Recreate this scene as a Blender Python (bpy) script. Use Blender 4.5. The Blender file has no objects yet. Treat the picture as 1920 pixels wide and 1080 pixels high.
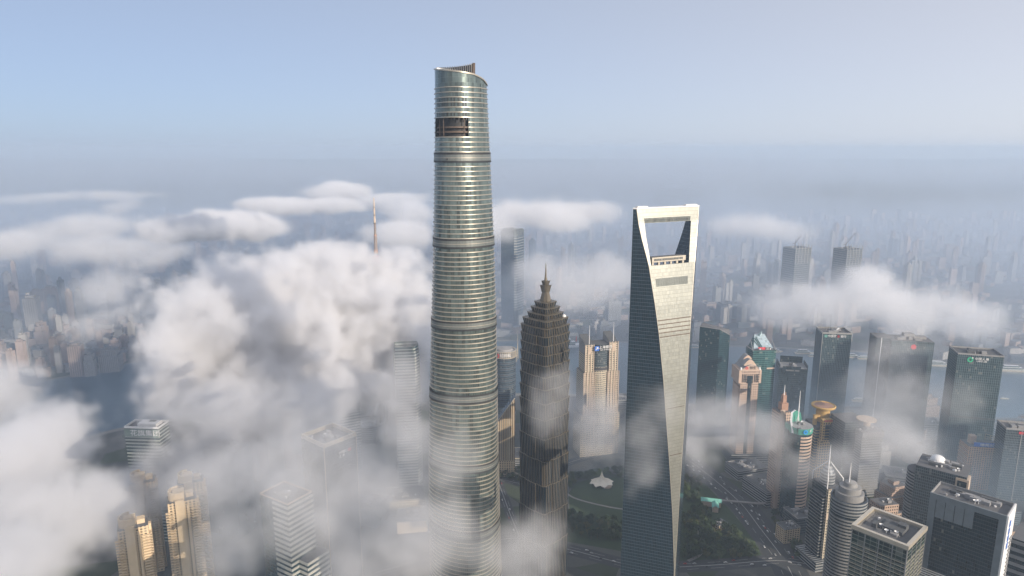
import bpy, math, random
from mathutils import Vector, Matrix
R = math.radians
sc = bpy.context.scene
col = sc.collection
random.seed(7)

# ---------------------------------------------------------------- camera, sky, sun, exposure
H, PITCH, F = 557.0, R(11.48), 1280.0
cam = bpy.data.cameras.new('camera'); cam_o = bpy.data.objects.new('camera', cam); col.objects.link(cam_o)
cam_o.location = (0, 0, H); cam_o.rotation_euler = (R(90) - PITCH, 0, 0)
cam.lens = 24; cam.sensor_width = 36; cam.clip_start = 1; cam.clip_end = 90000
sc.camera = cam_o
SUN_EL, SUN_AZ = R(20), R(136)
world = bpy.data.worlds.new('World'); sc.world = world; world.use_nodes = True
wn = world.node_tree
sky = wn.nodes.new('ShaderNodeTexSky'); sky.sky_type = 'NISHITA'; sky.sun_disc = False
sky.sun_elevation = SUN_EL; sky.sun_rotation = SUN_AZ
sky.altitude = 600; sky.air_density = .7; sky.dust_density = 2.0; sky.ozone_density = 6.0
wn.nodes['Background'].inputs[1].default_value = 0.15
# thin high veil over the blue, brighter towards the sun
tcw = wn.nodes.new('ShaderNodeTexCoord'); dt = wn.nodes.new('ShaderNodeVectorMath'); dt.operation = 'DOT_PRODUCT'
dt.inputs[1].default_value = (math.sin(SUN_AZ) * math.cos(SUN_EL), math.cos(SUN_AZ) * math.cos(SUN_EL), math.sin(SUN_EL))
wn.links.new(tcw.outputs['Generated'], dt.inputs[0])
mr = wn.nodes.new('ShaderNodeMapRange'); wn.links.new(dt.outputs['Value'], mr.inputs['Value']); mr.inputs['From Min'].default_value = -.95; mr.inputs['From Max'].default_value = -.05
VS = 1 / (1.27 * .15)
mv = wn.nodes.new('ShaderNodeMix'); mv.data_type = 'RGBA'; wn.links.new(mr.outputs[0], mv.inputs[0])
mv.inputs[6].default_value = (.375 * VS, .45 * VS, .57 * VS, 1); mv.inputs[7].default_value = (.70 * VS, .70 * VS, .735 * VS, 1)
ms = wn.nodes.new('ShaderNodeMix'); ms.data_type = 'RGBA'; ms.inputs[0].default_value = .80
sz = wn.nodes.new('ShaderNodeSeparateXYZ'); wn.links.new(tcw.outputs['Generated'], sz.inputs[0])
mh = wn.nodes.new('ShaderNodeMapRange'); wn.links.new(sz.outputs[2], mh.inputs['Value']); mh.inputs['From Min'].default_value = 0; mh.inputs['From Max'].default_value = .22; mh.inputs['To Min'].default_value = 1.25; mh.inputs['To Max'].default_value = 1
mg = wn.nodes.new('ShaderNodeVectorMath'); mg.operation = 'SCALE'; wn.links.new(mv.outputs[2], mg.inputs[0]); wn.links.new(mh.outputs[0], mg.inputs['Scale'])
wn.links.new(sky.outputs[0], ms.inputs[6]); wn.links.new(mg.outputs[0], ms.inputs[7])
wn.links.new(ms.outputs[2], wn.nodes['Background'].inputs[0])
sun = bpy.data.lights.new('sun', 'SUN'); sun.energy = 5.0; sun.angle = R(.5); sun.color = (1, .86, .70)
sun_o = bpy.data.objects.new('sun', sun); col.objects.link(sun_o)
sd = Vector((math.sin(SUN_AZ) * math.cos(SUN_EL), math.cos(SUN_AZ) * math.cos(SUN_EL), math.sin(SUN_EL)))
sun_o.rotation_euler = sd.to_track_quat('Z', 'Y').to_euler()
sc.view_settings.view_transform = 'Standard'; sc.view_settings.look = 'None'
sc.view_settings.exposure = 0.35; sc.view_settings.gamma = 1
cy = sc.cycles
cy.max_bounces = 8; cy.volume_bounces = 5; cy.diffuse_bounces = 2; cy.glossy_bounces = 3
cy.use_denoising = True; cy.use_adaptive_sampling = True; cy.adaptive_threshold = .025; cy.volume_step_rate = 1.4
cy.sample_clamp_indirect = 6

# ---------------------------------------------------------------- photo measurements -> places
CP, SP = math.cos(PITCH), math.sin(PITCH)
def drop(v): return math.tan(math.atan((v - 540) / F) + PITCH)      # metres down per metre forward
def P(u, v, z=0.0):                                                 # point at height z seen at pixel u,v
    y = (H - z) / drop(v); return PD(u, v, y)
def PD(u, v, y):                                                    # point y metres ahead seen at pixel u,v
    z = H - y * drop(v); D = y * CP + (H - z) * SP
    return Vector(((u - 960) / F * D, y, z))
def mpp(p): return (p[1] * CP + (H - p[2]) * SP) / F                # metres per pixel there

# ---------------------------------------------------------------- objects
def tag(o, label=None, cat=None, group=None, kind=None):
    if label: o['label'] = label
    if cat: o['category'] = cat
    if group: o['group'] = group
    if kind: o['kind'] = kind
    return o
def thing(name, label, cat, loc, rz=0, group=None):
    o = bpy.data.objects.new(name, None); col.objects.link(o); o.location = (loc[0], loc[1], loc[2] if len(loc) > 2 else 0)
    o.rotation_euler = (0, 0, R(rz)); o.empty_display_size = 5
    return tag(o, label, cat, group)
class MB:
    def __init__(s): s.v = []; s.f = []; s.uv = []; s.m = []
    def face(s, pts, uv=None, m=0):
        b = len(s.v); s.v += [tuple(p) for p in pts]; s.f.append(tuple(range(b, b + len(pts))))
        if uv is None:
            n = (Vector(pts[1]) - Vector(pts[0])).cross(Vector(pts[-1]) - Vector(pts[0]))
            if n.length: n.normalize()
            if abs(n.z) > .7: uv = [(p[0], p[1]) for p in pts]
            else:
                t = Vector((-n.y, n.x, 0)); t = t.normalized() if t.length else Vector((1, 0, 0))
                uv = [(t.x * p[0] + t.y * p[1], p[2]) for p in pts]
        s.uv.append(uv); s.m.append(m)
    def prism(s, poly, z0, z1, k=1.0, m=0, mt=1, top=True, poly2=None, bottom=False):
        p2 = poly2 or [(x * k, y * k) for x, y in poly]; n = len(poly); u = 0
        for i in range(n):
            a, b, c, d = poly[i], poly[(i + 1) % n], p2[(i + 1) % n], p2[i]
            L = math.hypot(b[0] - a[0], b[1] - a[1])
            s.face([(*a, z0), (*b, z0), (*c, z1), (*d, z1)], [(u, z0), (u + L, z0), (u + L, z1), (u, z1)], m); u += L
        if top: s.face([(x, y, z1) for x, y in p2], None, mt)
        if bottom: s.face([(x, y, z0) for x, y in reversed(poly)], None, mt)
    def box(s, cx, cy, z0, sx, sy, sz, m=0, mt=None, rot=0):
        s.prism([(x + 0, y + 0) for x, y in rect(sx, sy, cx, cy, rot)], z0, z0 + sz, 1, m, m if mt is None else mt, True, None, True)
    def tube(s, p, q, r0, r1=None, n=6, m=0):
        p, q = Vector(p), Vector(q); r1 = r0 if r1 is None else r1; d = (q - p).normalized()
        a = d.orthogonal().normalized(); b = d.cross(a)
        c = [(math.cos(2 * math.pi * i / n), math.sin(2 * math.pi * i / n)) for i in range(n)]
        A = [p + (a * x + b * y) * r0 for x, y in c]; B = [q + (a * x + b * y) * r1 for x, y in c]
        for i in range(n): s.face([A[i], A[(i + 1) % n], B[(i + 1) % n], B[i]], None, m)
        s.face(B, None, m); s.face(A[::-1], None, m)
    def lathe(s, prof, n=32, cx=0, cy=0, m=0, a0=0, a1=360):
        full = a1 - a0 >= 360
        for (r0, z0), (r1, z1) in zip(prof, prof[1:]):
            for i in range(n):
                t0, t1 = R(a0 + (a1 - a0) * i / n), R(a0 + (a1 - a0) * (i + 1) / n)
                w = max(r0, r1)
                q = [(cx + r0 * math.cos(t0), cy + r0 * math.sin(t0), z0), (cx + r0 * math.cos(t1), cy + r0 * math.sin(t1), z0),
                     (cx + r1 * math.cos(t1), cy + r1 * math.sin(t1), z1), (cx + r1 * math.cos(t0), cy + r1 * math.sin(t0), z1)]
                uv = [(t0 * w, z0), (t1 * w, z0), (t1 * w, z1), (t0 * w, z1)]
                if r1 < 1e-6: q, uv = q[:3], uv[:3]
                elif r0 < 1e-6: q, uv = [q[0], q[2], q[3]], [uv[0], uv[2], uv[3]]
                s.face(q, uv, m)
    def build(s, name, mats, parent=None, smooth=False):
        me = bpy.data.meshes.new(name); me.from_pydata(s.v, [], s.f)
        ul = me.uv_layers.new(name='UVMap'); k = 0
        for uv in s.uv:
            for c in uv: ul.data[k].uv = c; k += 1
        for mm in (mats if isinstance(mats, (list, tuple)) else [mats]): me.materials.append(mm)
        nm = len(me.materials)
        me.polygons.foreach_set('material_index', [min(x, nm - 1) for x in s.m])
        if smooth: me.polygons.foreach_set('use_smooth', [True] * len(s.f))
        me.update()
        o = bpy.data.objects.new(name, me); col.objects.link(o)
        if parent: o.parent = parent
        return o
def rect(sx, sy, cx=0, cy=0, rot=0):
    c, s = math.cos(R(rot)), math.sin(R(rot))
    return [(cx + x * c - y * s, cy + x * s + y * c) for x, y in ((-sx / 2, -sy / 2), (sx / 2, -sy / 2), (sx / 2, sy / 2), (-sx / 2, sy / 2))]
def ngon(r, n=32, cx=0, cy=0, a=0): return [(cx + r * math.cos(2 * math.pi * i / n + a), cy + r * math.sin(2 * math.pi * i / n + a)) for i in range(n)]
def off(poly, d):                                                   # grow a convex counter-clockwise outline
    n = len(poly); out = []
    for i in range(n):
        p, q, r = Vector(poly[i - 1]), Vector(poly[i]), Vector(poly[(i + 1) % n])
        a, b = (q - p).normalized(), (r - q).normalized()
        na, nb = Vector((a.y, -a.x)), Vector((b.y, -b.x)); h = na + nb
        h = h / max(.2, h.length_squared) * 2 if h.length > 1e-6 else na
        out.append((q.x + h.x * d, q.y + h.y * d))
    return out
def bands(mb, poly, z0, z1, step, h, o, m=0, closed=True, idx=None):  # ledges round an outline, floor by floor
    p2 = off(poly, o); n = len(poly); z = z0
    while z < z1:
        for i in (idx if idx is not None else range(n)):
            j = (i + 1) % n; a, b, c, d = poly[i], poly[j], p2[j], p2[i]
            mb.face([(*d, z), (*c, z), (*c, z + h), (*d, z + h)], None, m)
            mb.face([(*d, z + h), (*c, z + h), (*b, z + h), (*a, z + h)], None, m)
            mb.face([(*a, z), (*b, z), (*c, z), (*d, z)], None, m)
        z += step
def text(s, size, mat, parent, loc, rot=(90, 0, 0), depth=.3, name='sign_lettering', align='CENTER', sx=1):
    cu = bpy.data.curves.new('t', 'FONT'); cu.body = s; cu.size = size; cu.extrude = depth; cu.align_x = align; cu.align_y = 'CENTER'
    t = bpy.data.objects.new('t', cu); col.objects.link(t)
    me = bpy.data.meshes.new_from_object(t.evaluated_get(bpy.context.evaluated_depsgraph_get()))
    bpy.data.objects.remove(t); bpy.data.curves.remove(cu)
    me.name = name; me.materials.clear(); me.materials.append(mat)
    o = bpy.data.objects.new(name, me); col.objects.link(o); o.parent = parent
    o.location = loc; o.rotation_euler = [R(a) for a in rot]; o.scale = (sx, 1, 1)
    return o
def dup(o, parent=None):
    c = o.copy(); col.objects.link(c); c.parent = parent
    for ch in o.children: dup(ch, c)
    return c

# ---------------------------------------------------------------- materials
def new_mat(n):
    m = bpy.data.materials.new(n); m.use_nodes = True; t = m.node_tree
    return m, t, t.nodes['Principled BSDF']
def M_(t, op, a, b=None, c=None):
    n = t.nodes.new('ShaderNodeMath'); n.operation = op
    for i, x in enumerate((a, b, c)):
        if x is None: continue
        if isinstance(x, (int, float)): n.inputs[i].default_value = x
        else: t.links.new(x, n.inputs[i])
    return n.outputs[0]
def mix(t, f, a, b):
    n = t.nodes.new('ShaderNodeMix'); n.data_type = 'RGBA'
    for i, x in ((0, f), (6, a), (7, b)):
        if isinstance(x, (int, float)): n.inputs[i].default_value = x
        elif isinstance(x, (tuple, list)): n.inputs[i].default_value = (*x, 1)
        else: t.links.new(x, n.inputs[i])
    return n.outputs[2]
def plain(n, c, rough=.6, metal=0, noise=.25, scale=.15):
    m, t, b = new_mat(n)
    no = t.nodes.new('ShaderNodeTexNoise'); no.inputs['Scale'].default_value = scale; no.inputs['Detail'].default_value = 5
    tc = t.nodes.new('ShaderNodeTexCoord'); t.links.new(tc.outputs['Object'], no.inputs['Vector'])
    t.links.new(mix(t, no.outputs[0], [x * (1 - noise) for x in c], [min(1, x * (1 + noise)) for x in c]), b.inputs['Base Color'])
    b.inputs['Roughness'].default_value = rough; b.inputs['Metallic'].default_value = metal
    return m
def facade(n, wall, glass, fh=4, ww=3, fz=.35, fx=.25, gr=.12, gm=.45, wr=.6, wm=0, var=.5, blind=.12, objvar=0, streak=0, tilt=.03):
    m, t, b = new_mat(n); L = t.links
    uv = t.nodes.new('ShaderNodeUVMap'); sp = t.nodes.new('ShaderNodeSeparateXYZ'); L.new(uv.outputs[0], sp.inputs[0])
    u, v = M_(t, 'DIVIDE', sp.outputs[0], ww), M_(t, 'DIVIDE', sp.outputs[1], fh)
    mask = M_(t, 'MULTIPLY', M_(t, 'GREATER_THAN', M_(t, 'FRACT', u), fx), M_(t, 'GREATER_THAN', M_(t, 'FRACT', v), fz))
    cb = t.nodes.new('ShaderNodeCombineXYZ'); L.new(M_(t, 'FLOOR', u), cb.inputs[0]); L.new(M_(t, 'FLOOR', v), cb.inputs[1])
    wnz = t.nodes.new('ShaderNodeTexWhiteNoise'); wnz.noise_dimensions = '2D'; L.new(cb.outputs[0], wnz.inputs['Vector'])
    val = wnz.outputs['Value']
    if streak:
        c2 = t.nodes.new('ShaderNodeCombineXYZ'); L.new(M_(t, 'FLOOR', M_(t, 'DIVIDE', u, 2)), c2.inputs[0]); L.new(M_(t, 'FLOOR', M_(t, 'DIVIDE', v, streak)), c2.inputs[1])
        w2 = t.nodes.new('ShaderNodeTexWhiteNoise'); w2.noise_dimensions = '2D'; L.new(c2.outputs[0], w2.inputs['Vector'])
        val = M_(t, 'ADD', M_(t, 'MULTIPLY', val, .35), M_(t, 'MULTIPLY', w2.outputs['Value'], .65))
    ge = t.nodes.new('ShaderNodeNewGeometry'); sb = t.nodes.new('ShaderNodeVectorMath'); sb.operation = 'SUBTRACT'; L.new(wnz.outputs['Color'], sb.inputs[0]); sb.inputs[1].default_value = (.5, .5, .5)
    sx_ = t.nodes.new('ShaderNodeVectorMath'); sx_.operation = 'SCALE'; L.new(sb.outputs[0], sx_.inputs[0]); L.new(M_(t, 'MULTIPLY', mask, tilt), sx_.inputs['Scale'])
    ad_ = t.nodes.new('ShaderNodeVectorMath'); L.new(ge.outputs['Normal'], ad_.inputs[0]); L.new(sx_.outputs[0], ad_.inputs[1])
    nz = t.nodes.new('ShaderNodeVectorMath'); nz.operation = 'NORMALIZE'; L.new(ad_.outputs[0], nz.inputs[0]); L.new(nz.outputs[0], b.inputs['Normal'])
    g = mix(t, val, [x * (1 - var) for x in glass], [x * (1 + var) for x in glass])
    g = mix(t, M_(t, 'MULTIPLY', M_(t, 'GREATER_THAN', val, 1 - blind), .5), g, [.35, .34, .30])
    no = t.nodes.new('ShaderNodeTexNoise'); no.inputs['Scale'].default_value = .03; no.inputs['Detail'].default_value = 4
    L.new(uv.outputs[0], no.inputs['Vector'])
    w = mix(t, no.outputs[0], [x * .8 for x in wall], [min(1, x * 1.2) for x in wall])
    colr = mix(t, mask, w, g)
    if objvar:
        oi = t.nodes.new('ShaderNodeObjectInfo')
        hs = t.nodes.new('ShaderNodeHueSaturation'); L.new(colr, hs.inputs['Color'])
        L.new(M_(t, 'MULTIPLY_ADD', oi.outputs['Random'], objvar * 2, 1 - objvar), hs.inputs['Value']); colr = hs.outputs[0]
    L.new(colr, b.inputs['Base Color'])
    L.new(M_(t, 'MULTIPLY_ADD', mask, gm - wm, wm), b.inputs['Metallic'])
    L.new(M_(t, 'ADD', M_(t, 'MULTIPLY_ADD', mask, gr - wr, wr), M_(t, 'MULTIPLY', val, .06)), b.inputs['Roughness'])
    return m
K = {}
K['roof'] = plain('roof_gravel', (.11, .112, .118), .85)
K['roof_dark'] = plain('roof_dark', (.08, .085, .09), .85)
K['plant'] = plain('roof_plant', (.25, .25, .255), .7)
K['white'] = plain('white_paint', (.72, .72, .72), .5, 0, .08)
K['cream'] = plain('cream_metal', (.62, .56, .46), .38, .55, .1)
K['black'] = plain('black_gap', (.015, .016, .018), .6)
K['dark_metal'] = plain('dark_metal', (.10, .10, .11), .45, .6)
K['steel'] = plain('steel', (.45, .44, .42), .4, .8, .1)
K['gold'] = plain('gold_cladding', (.55, .36, .13), .5, .2, .15)
K['green_roof'] = plain('green_cladding', (.06, .26, .20), .5, .1, .15)
K['red'] = plain('red_paint', (.60, .04, .05), .5, 0, .05)
K['blue'] = plain('blue_paint', (.03, .13, .48), .5, 0, .05)
K['sky_blue'] = plain('bright_blue_paint', (.02, .25, .60), .5, 0, .05)
K['green'] = plain('green_paint', (.03, .42, .22), .5, 0, .05)
K['black_paint'] = plain('black_paint', (.03, .03, .03), .5)
K['beige'] = plain('beige_stone', (.46, .37, .29), .7)
K['peach'] = plain('peach_stone', (.46, .345, .27), .7)
K['grey_stone'] = plain('grey_stone', (.24, .24, .24), .7)
K['terracotta'] = plain('terracotta', (.31, .185, .135), .7)
K['teal_roof'] = plain('teal_roof', (.16, .42, .36), .6)
K['tent'] = plain('tent_fabric', (.72, .66, .55), .6, 0, .05)
K['spiral_glass'] = facade('spiral_glass', (.12, .145, .14), (.13, .165, .155), 4.4, 1.5, .05, .12, .17, .62, .3, .6, .55, .0, 0, 5, .05)
K['spiral_rim'] = plain('spiral_ledge', (.40, .365, .305), .36, .6, .06)
K['louvre'] = facade('louvre_band', (.19, .205, .195), (.11, .125, .12), 30, .8, 0, .4, .35, .4, .4, .3, .2, 0)
K['sunlit_glass'] = facade('sunlit_glass', (.26, .26, .23), (.40, .405, .36), 4.2, 1.5, .10, .10, .33, .85, .42, .6, .06, .015)  # opener tower glass with the sun-side brightness put into its colour
K['shaded_glass'] = facade('shaded_glass', (.05, .07, .09), (.010, .026, .040), 4.2, 2.0, .14, .10, .12, .2, .45, .2, .3, .0, 0, 0, .04)  # same opener tower glass, its darker side painted in as colour
K['pagoda'] = facade('pagoda_wall', (.215, .175, .12), (.010, .020, .030), 60, 2.8, .0, .27, .16, .15, .45, .55, .4, .0)
K['pagoda_metal'] = plain('pagoda_metal', (.15, .13, .10), .42, .45, .25)
K['teal_glass'] = facade('teal_glass', (.03, .065, .075), (.016, .048, .062), 4, 2, .14, .10, .14, .3, .4, .3, .35, .03)
K['green_glass'] = facade('green_glass', (.05, .13, .125), (.022, .085, .085), 4, 6, .35, .06, .15, .3, .4, .2, .4, .03)
K['black_glass'] = facade('black_glass', (.03, .045, .055), (.012, .026, .034), 4, 2, .2, .1, .14, .25, .4, .2, .4, .02)
K['grey_glass'] = facade('grey_glass', (.13, .145, .155), (.04, .065, .08), 4, 2.2, .22, .22, .14, .3, .4, .3, .4, .05)
K['blue_glass'] = facade('blue_glass', (.12, .15, .18), (.05, .085, .12), 4, 3, .3, .10, .16, .35, .4, .3, .4, .05)
K['peach_grid'] = facade('peach_grid', (.45, .335, .265), (.05, .05, .055), 4.6, 3.6, .50, .50, .15, .3, .7, 0, .5, .08)
K['beige_grid'] = facade('beige_grid', (.48, .42, .32), (.10, .11, .11), 4, 3, .45, .35, .15, .3, .6, 0, .5, .12)
K['gold_grid'] = facade('gold_grid', (.55, .37, .15), (.05, .06, .07), 4.6, 4.2, .45, .45, .15, .3, .6, 0, .5, .05)
K['band_white'] = plain('band_white', (.42, .42, .38), .55, 0, .15)
K['white_stripe'] = facade('white_stripe', (.42, .45, .42), (.06, .11, .12), 5, 60, .45, .0, .14, .5, .45, .2, .3, .05)
K['grey_stripe'] = facade('grey_stripe', (.26, .27, .275), (.05, .065, .08), 4.2, 60, .5, .0, .15, .4, .5, .1, .3, .05)
K['flat_beige'] = facade('apartment_beige', (.55, .43, .28), (.10, .09, .08), 3.2, 4, .5, .45, .2, .2, .7, 0, .5, .15)
K['flat_orange'] = facade('apartment_orange', (.52, .30, .17), (.09, .07, .07), 3.2, 3.6, .45, .4, .2, .2, .7, 0, .5, .15)
K['slant'] = facade('ribbed_beige', (.56, .43, .26), (.17, .12, .08), 300, 3.2, 0, .5, .3, .1, .6, 0, .15, .02)
CITY = [facade('city_pale', (.46, .44, .41), (.10, .11, .13), 3.2, 3.6, .45, .4, .2, .2, .7, 0, .5, .1, .25),
        facade('city_pink', (.44, .35, .31), (.10, .10, .11), 3.2, 3.6, .5, .45, .2, .2, .7, 0, .5, .1, .25),
        facade('city_grey', (.30, .31, .32), (.09, .11, .13), 3.6, 3, .4, .3, .2, .3, .7, 0, .5, .1, .3),
        facade('city_glass', (.14, .17, .20), (.07, .10, .13), 3.8, 3, .3, .15, .15, .5, .5, .2, .5, .05, .3),
        facade('city_brown', (.34, .25, .20), (.09, .09, .09), 3.2, 3.2, .5, .45, .2, .2, .7, 0, .5, .1, .3)]

# ---------------------------------------------------------------- ground, river, roads
def ground_mat():
    m, t, b = new_mat('city_ground'); L = t.links
    tc = t.nodes.new('ShaderNodeTexCoord')
    vo = t.nodes.new('ShaderNodeTexVoronoi'); vo.inputs['Scale'].default_value = 1 / 70; L.new(tc.outputs['Object'], vo.inputs['Vector'])
    no = t.nodes.new('ShaderNodeTexNoise'); no.inputs['Scale'].default_value = 1 / 25; no.inputs['Detail'].default_value = 8; L.new(tc.outputs['Object'], no.inputs['Vector'])
    sp = t.nodes.new('ShaderNodeSeparateColor'); L.new(vo.outputs['Color'], sp.inputs[0])
    c = mix(t, sp.outputs[0], (.05, .055, .055), (.15, .145, .135))
    c = mix(t, M_(t, 'GREATER_THAN', sp.outputs[1], .72), c, (.04, .06, .025))
    c = mix(t, M_(t, 'MULTIPLY', no.outputs[0], .7), c, (.05, .055, .05))
    L.new(c, b.inputs['Base Color']); b.inputs['Roughness'].default_value = .9
    return m
def sheet(name, pts, z, m, kind='structure'):
    mb = MB(); mb.face([(p[0], p[1], z) for p in pts]); return tag(mb.build(name, m), kind=kind)
S = 40000
g = MB(); N = 10
for i in range(N):
    for j in range(N):
        x0, x1, y0, y1 = [-S + 2 * S * k / N for k in (i, i + 1, j, j + 1)]
        g.face([(x0, y0, 0), (x1, y0, 0), (x1, y1, 0), (x0, y1, 0)])
tag(g.build('ground', ground_mat()), kind='structure')
def water_mat():
    m, t, b = new_mat('river_water'); b.inputs['Base Color'].default_value = (.022, .065, .10, 1); b.inputs['Roughness'].default_value = .3
    no = t.nodes.new('ShaderNodeTexNoise'); no.inputs['Scale'].default_value = .06; no.inputs['Detail'].default_value = 6
    tc = t.nodes.new('ShaderNodeTexCoord'); t.links.new(tc.outputs['Object'], no.inputs['Vector'])
    bu = t.nodes.new('ShaderNodeBump'); bu.inputs['Strength'].default_value = .25; bu.inputs['Distance'].default_value = 2; t.links.new(no.outputs[0], bu.inputs['Height'])
    t.links.new(bu.outputs[0], b.inputs['Normal']); return m
far_bank = [P(*a) for a in ((-900, 800), (-300, 762), (60, 718), (270, 676), (500, 652), (800, 640), (1100, 640), (1400, 650), (1650, 662), (1800, 684), (1930, 692), (2300, 720), (2800, 760))]
near_bank = [P(*a) for a in ((-900, 1100), (-300, 960), (100, 842), (240, 802), (500, 762), (800, 742), (1100, 742), (1300, 760), (1500, 780), (1900, 786), (2300, 810), (2800, 850))]
river = MB()
def strip(mb, A, B, z, n=48, m=0):
    def at(L, t):
        x = t * (len(L) - 1); i = min(int(x), len(L) - 2); return L[i].lerp(L[i + 1], x - i)
    for i in range(n):
        a, b, c, d = at(B, i / n), at(B, (i + 1) / n), at(A, (i + 1) / n), at(A, i / n)
        mb.face([(p.x, p.y, z) for p in (a, b, c, d)], None, m)
strip(river, far_bank, near_bank, .05)
tag(river.build('river', water_mat()), kind='structure')
K['asphalt'] = plain('asphalt', (.042, .046, .050), .85, 0, .2, .05)
K['paving'] = plain('paving', (.22, .21, .20), .8, 0, .25, .05)
K['lawn'] = plain('lawn', (.032, .055, .024), .95, 0, .35, .06)
K['paint'] = plain('road_paint', (.34, .34, .33), .7)
K['bankstone'] = plain('embankment_stone', (.20, .195, .18), .8)
def ribbon(mb, pts, w, z, m=0, sub=6):
    pp = []
    for i in range(len(pts) - 1):
        p0, p1, p2, p3 = pts[max(0, i - 1)], pts[i], pts[i + 1], pts[min(len(pts) - 1, i + 2)]
        for k in range(sub):
            t = k / sub
            pp.append(.5 * ((2 * p1) + (p2 - p0) * t + (2 * p0 - 5 * p1 + 4 * p2 - p3) * t * t + (3 * p1 - p0 - 3 * p2 + p3) * t ** 3))
    pp.append(pts[-1]); ls, rs = [], []
    for i, p in enumerate(pp):
        d = (pp[min(i + 1, len(pp) - 1)] - pp[max(0, i - 1)]); d.z = 0; d.normalize(); n = Vector((-d.y, d.x, 0)) * w / 2
        ls.append(p + n); rs.append(p - n)
    for i in range(len(pp) - 1):
        mb.face([(q.x, q.y, z) for q in (rs[i], rs[i + 1], ls[i + 1], ls[i])], None, m)
    return pp, ls, rs
def road(name, px, w, z=.06, lines=True):
    pts = [P(u, v) for u, v in px]; mb = MB(); pp, ls, rs = ribbon(mb, pts, w, z)
    if lines:
        for k, f in ((1, 0), (1, .5), (1, -.5)):
            q = []
            for i, p in enumerate(pp):
                c = p + (ls[i] - p) * f; q.append(c)
            for i in range(0, len(q) - 1, 1 if f == 0 else 2):
                d = (q[i + 1] - q[i]).normalized(); n = Vector((-d.y, d.x, 0)) * (.5 if f == 0 else .22)
                mb.face([((q[i] - n).x, (q[i] - n).y, z + .01), ((q[i + 1] - n).x, (q[i + 1] - n).y, z + .01), ((q[i + 1] + n).x, (q[i + 1] + n).y, z + .01), ((q[i] + n).x, (q[i] + n).y, z + .01)], None, 1)
    return tag(mb.build(name, [K['asphalt'], K['paint']]), kind='structure')
road('avenue', [(1290, 862), (1340, 900), (1390, 945), (1425, 990), (1470, 1050), (1500, 1110), (1540, 1200)], 46)
road('cross_road', [(700, 1075), (950, 1010), (1065, 1030), (1200, 1062), (1330, 1060), (1480, 1052), (1600, 1085)], 26, .1)
road('ring_road', [(880, 905), (940, 900), (990, 905), (1060, 870), (1130, 852), (1200, 850), (1290, 862)], 20, .14)
road('tower_street', [(935, 905), (955, 960), (975, 1010), (1000, 1080), (1030, 1180)], 16, .18)
lawn_px = [(1068, 955), (1066, 925), (1080, 905), (1120, 895), (1165, 895), (1240, 905), (1290, 930), (1280, 985), (1200, 1010), (1120, 1000)]
sheet('lawn', [P(*a) for a in reversed(lawn_px)], .03, K['lawn'])
sheet('park_ground', [P(*a) for a in reversed([(1280, 905), (1320, 905), (1372, 960), (1415, 1010), (1430, 1046), (1270, 1052), (1060, 1015), (1060, 960)])], .015, K['lawn'])
mb = MB(); ribbon(mb, [P(*a) for a in ((1062, 925), (1080, 935), (1120, 946), (1170, 955), (1240, 960))], 4, .2); tag(mb.build('footpath', K['paving']), kind='structure')
mb = MB(); ribbon(mb, [P(*a) for a in ((1290, 1052), (1312, 1040), (1318, 1020), (1308, 1000), (1300, 980))], 5, .2); tag(mb.build('park_path', K['paving']), kind='structure')
mb = MB(); ribbon(mb, far_bank, 14, .3, 0, 4); tag(mb.build('embankment', K['bankstone']), kind='structure')
mb = MB(); ribbon(mb, near_bank, 16, .3, 0, 4); tag(mb.build('riverside_promenade', K['bankstone']), kind='structure')

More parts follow.
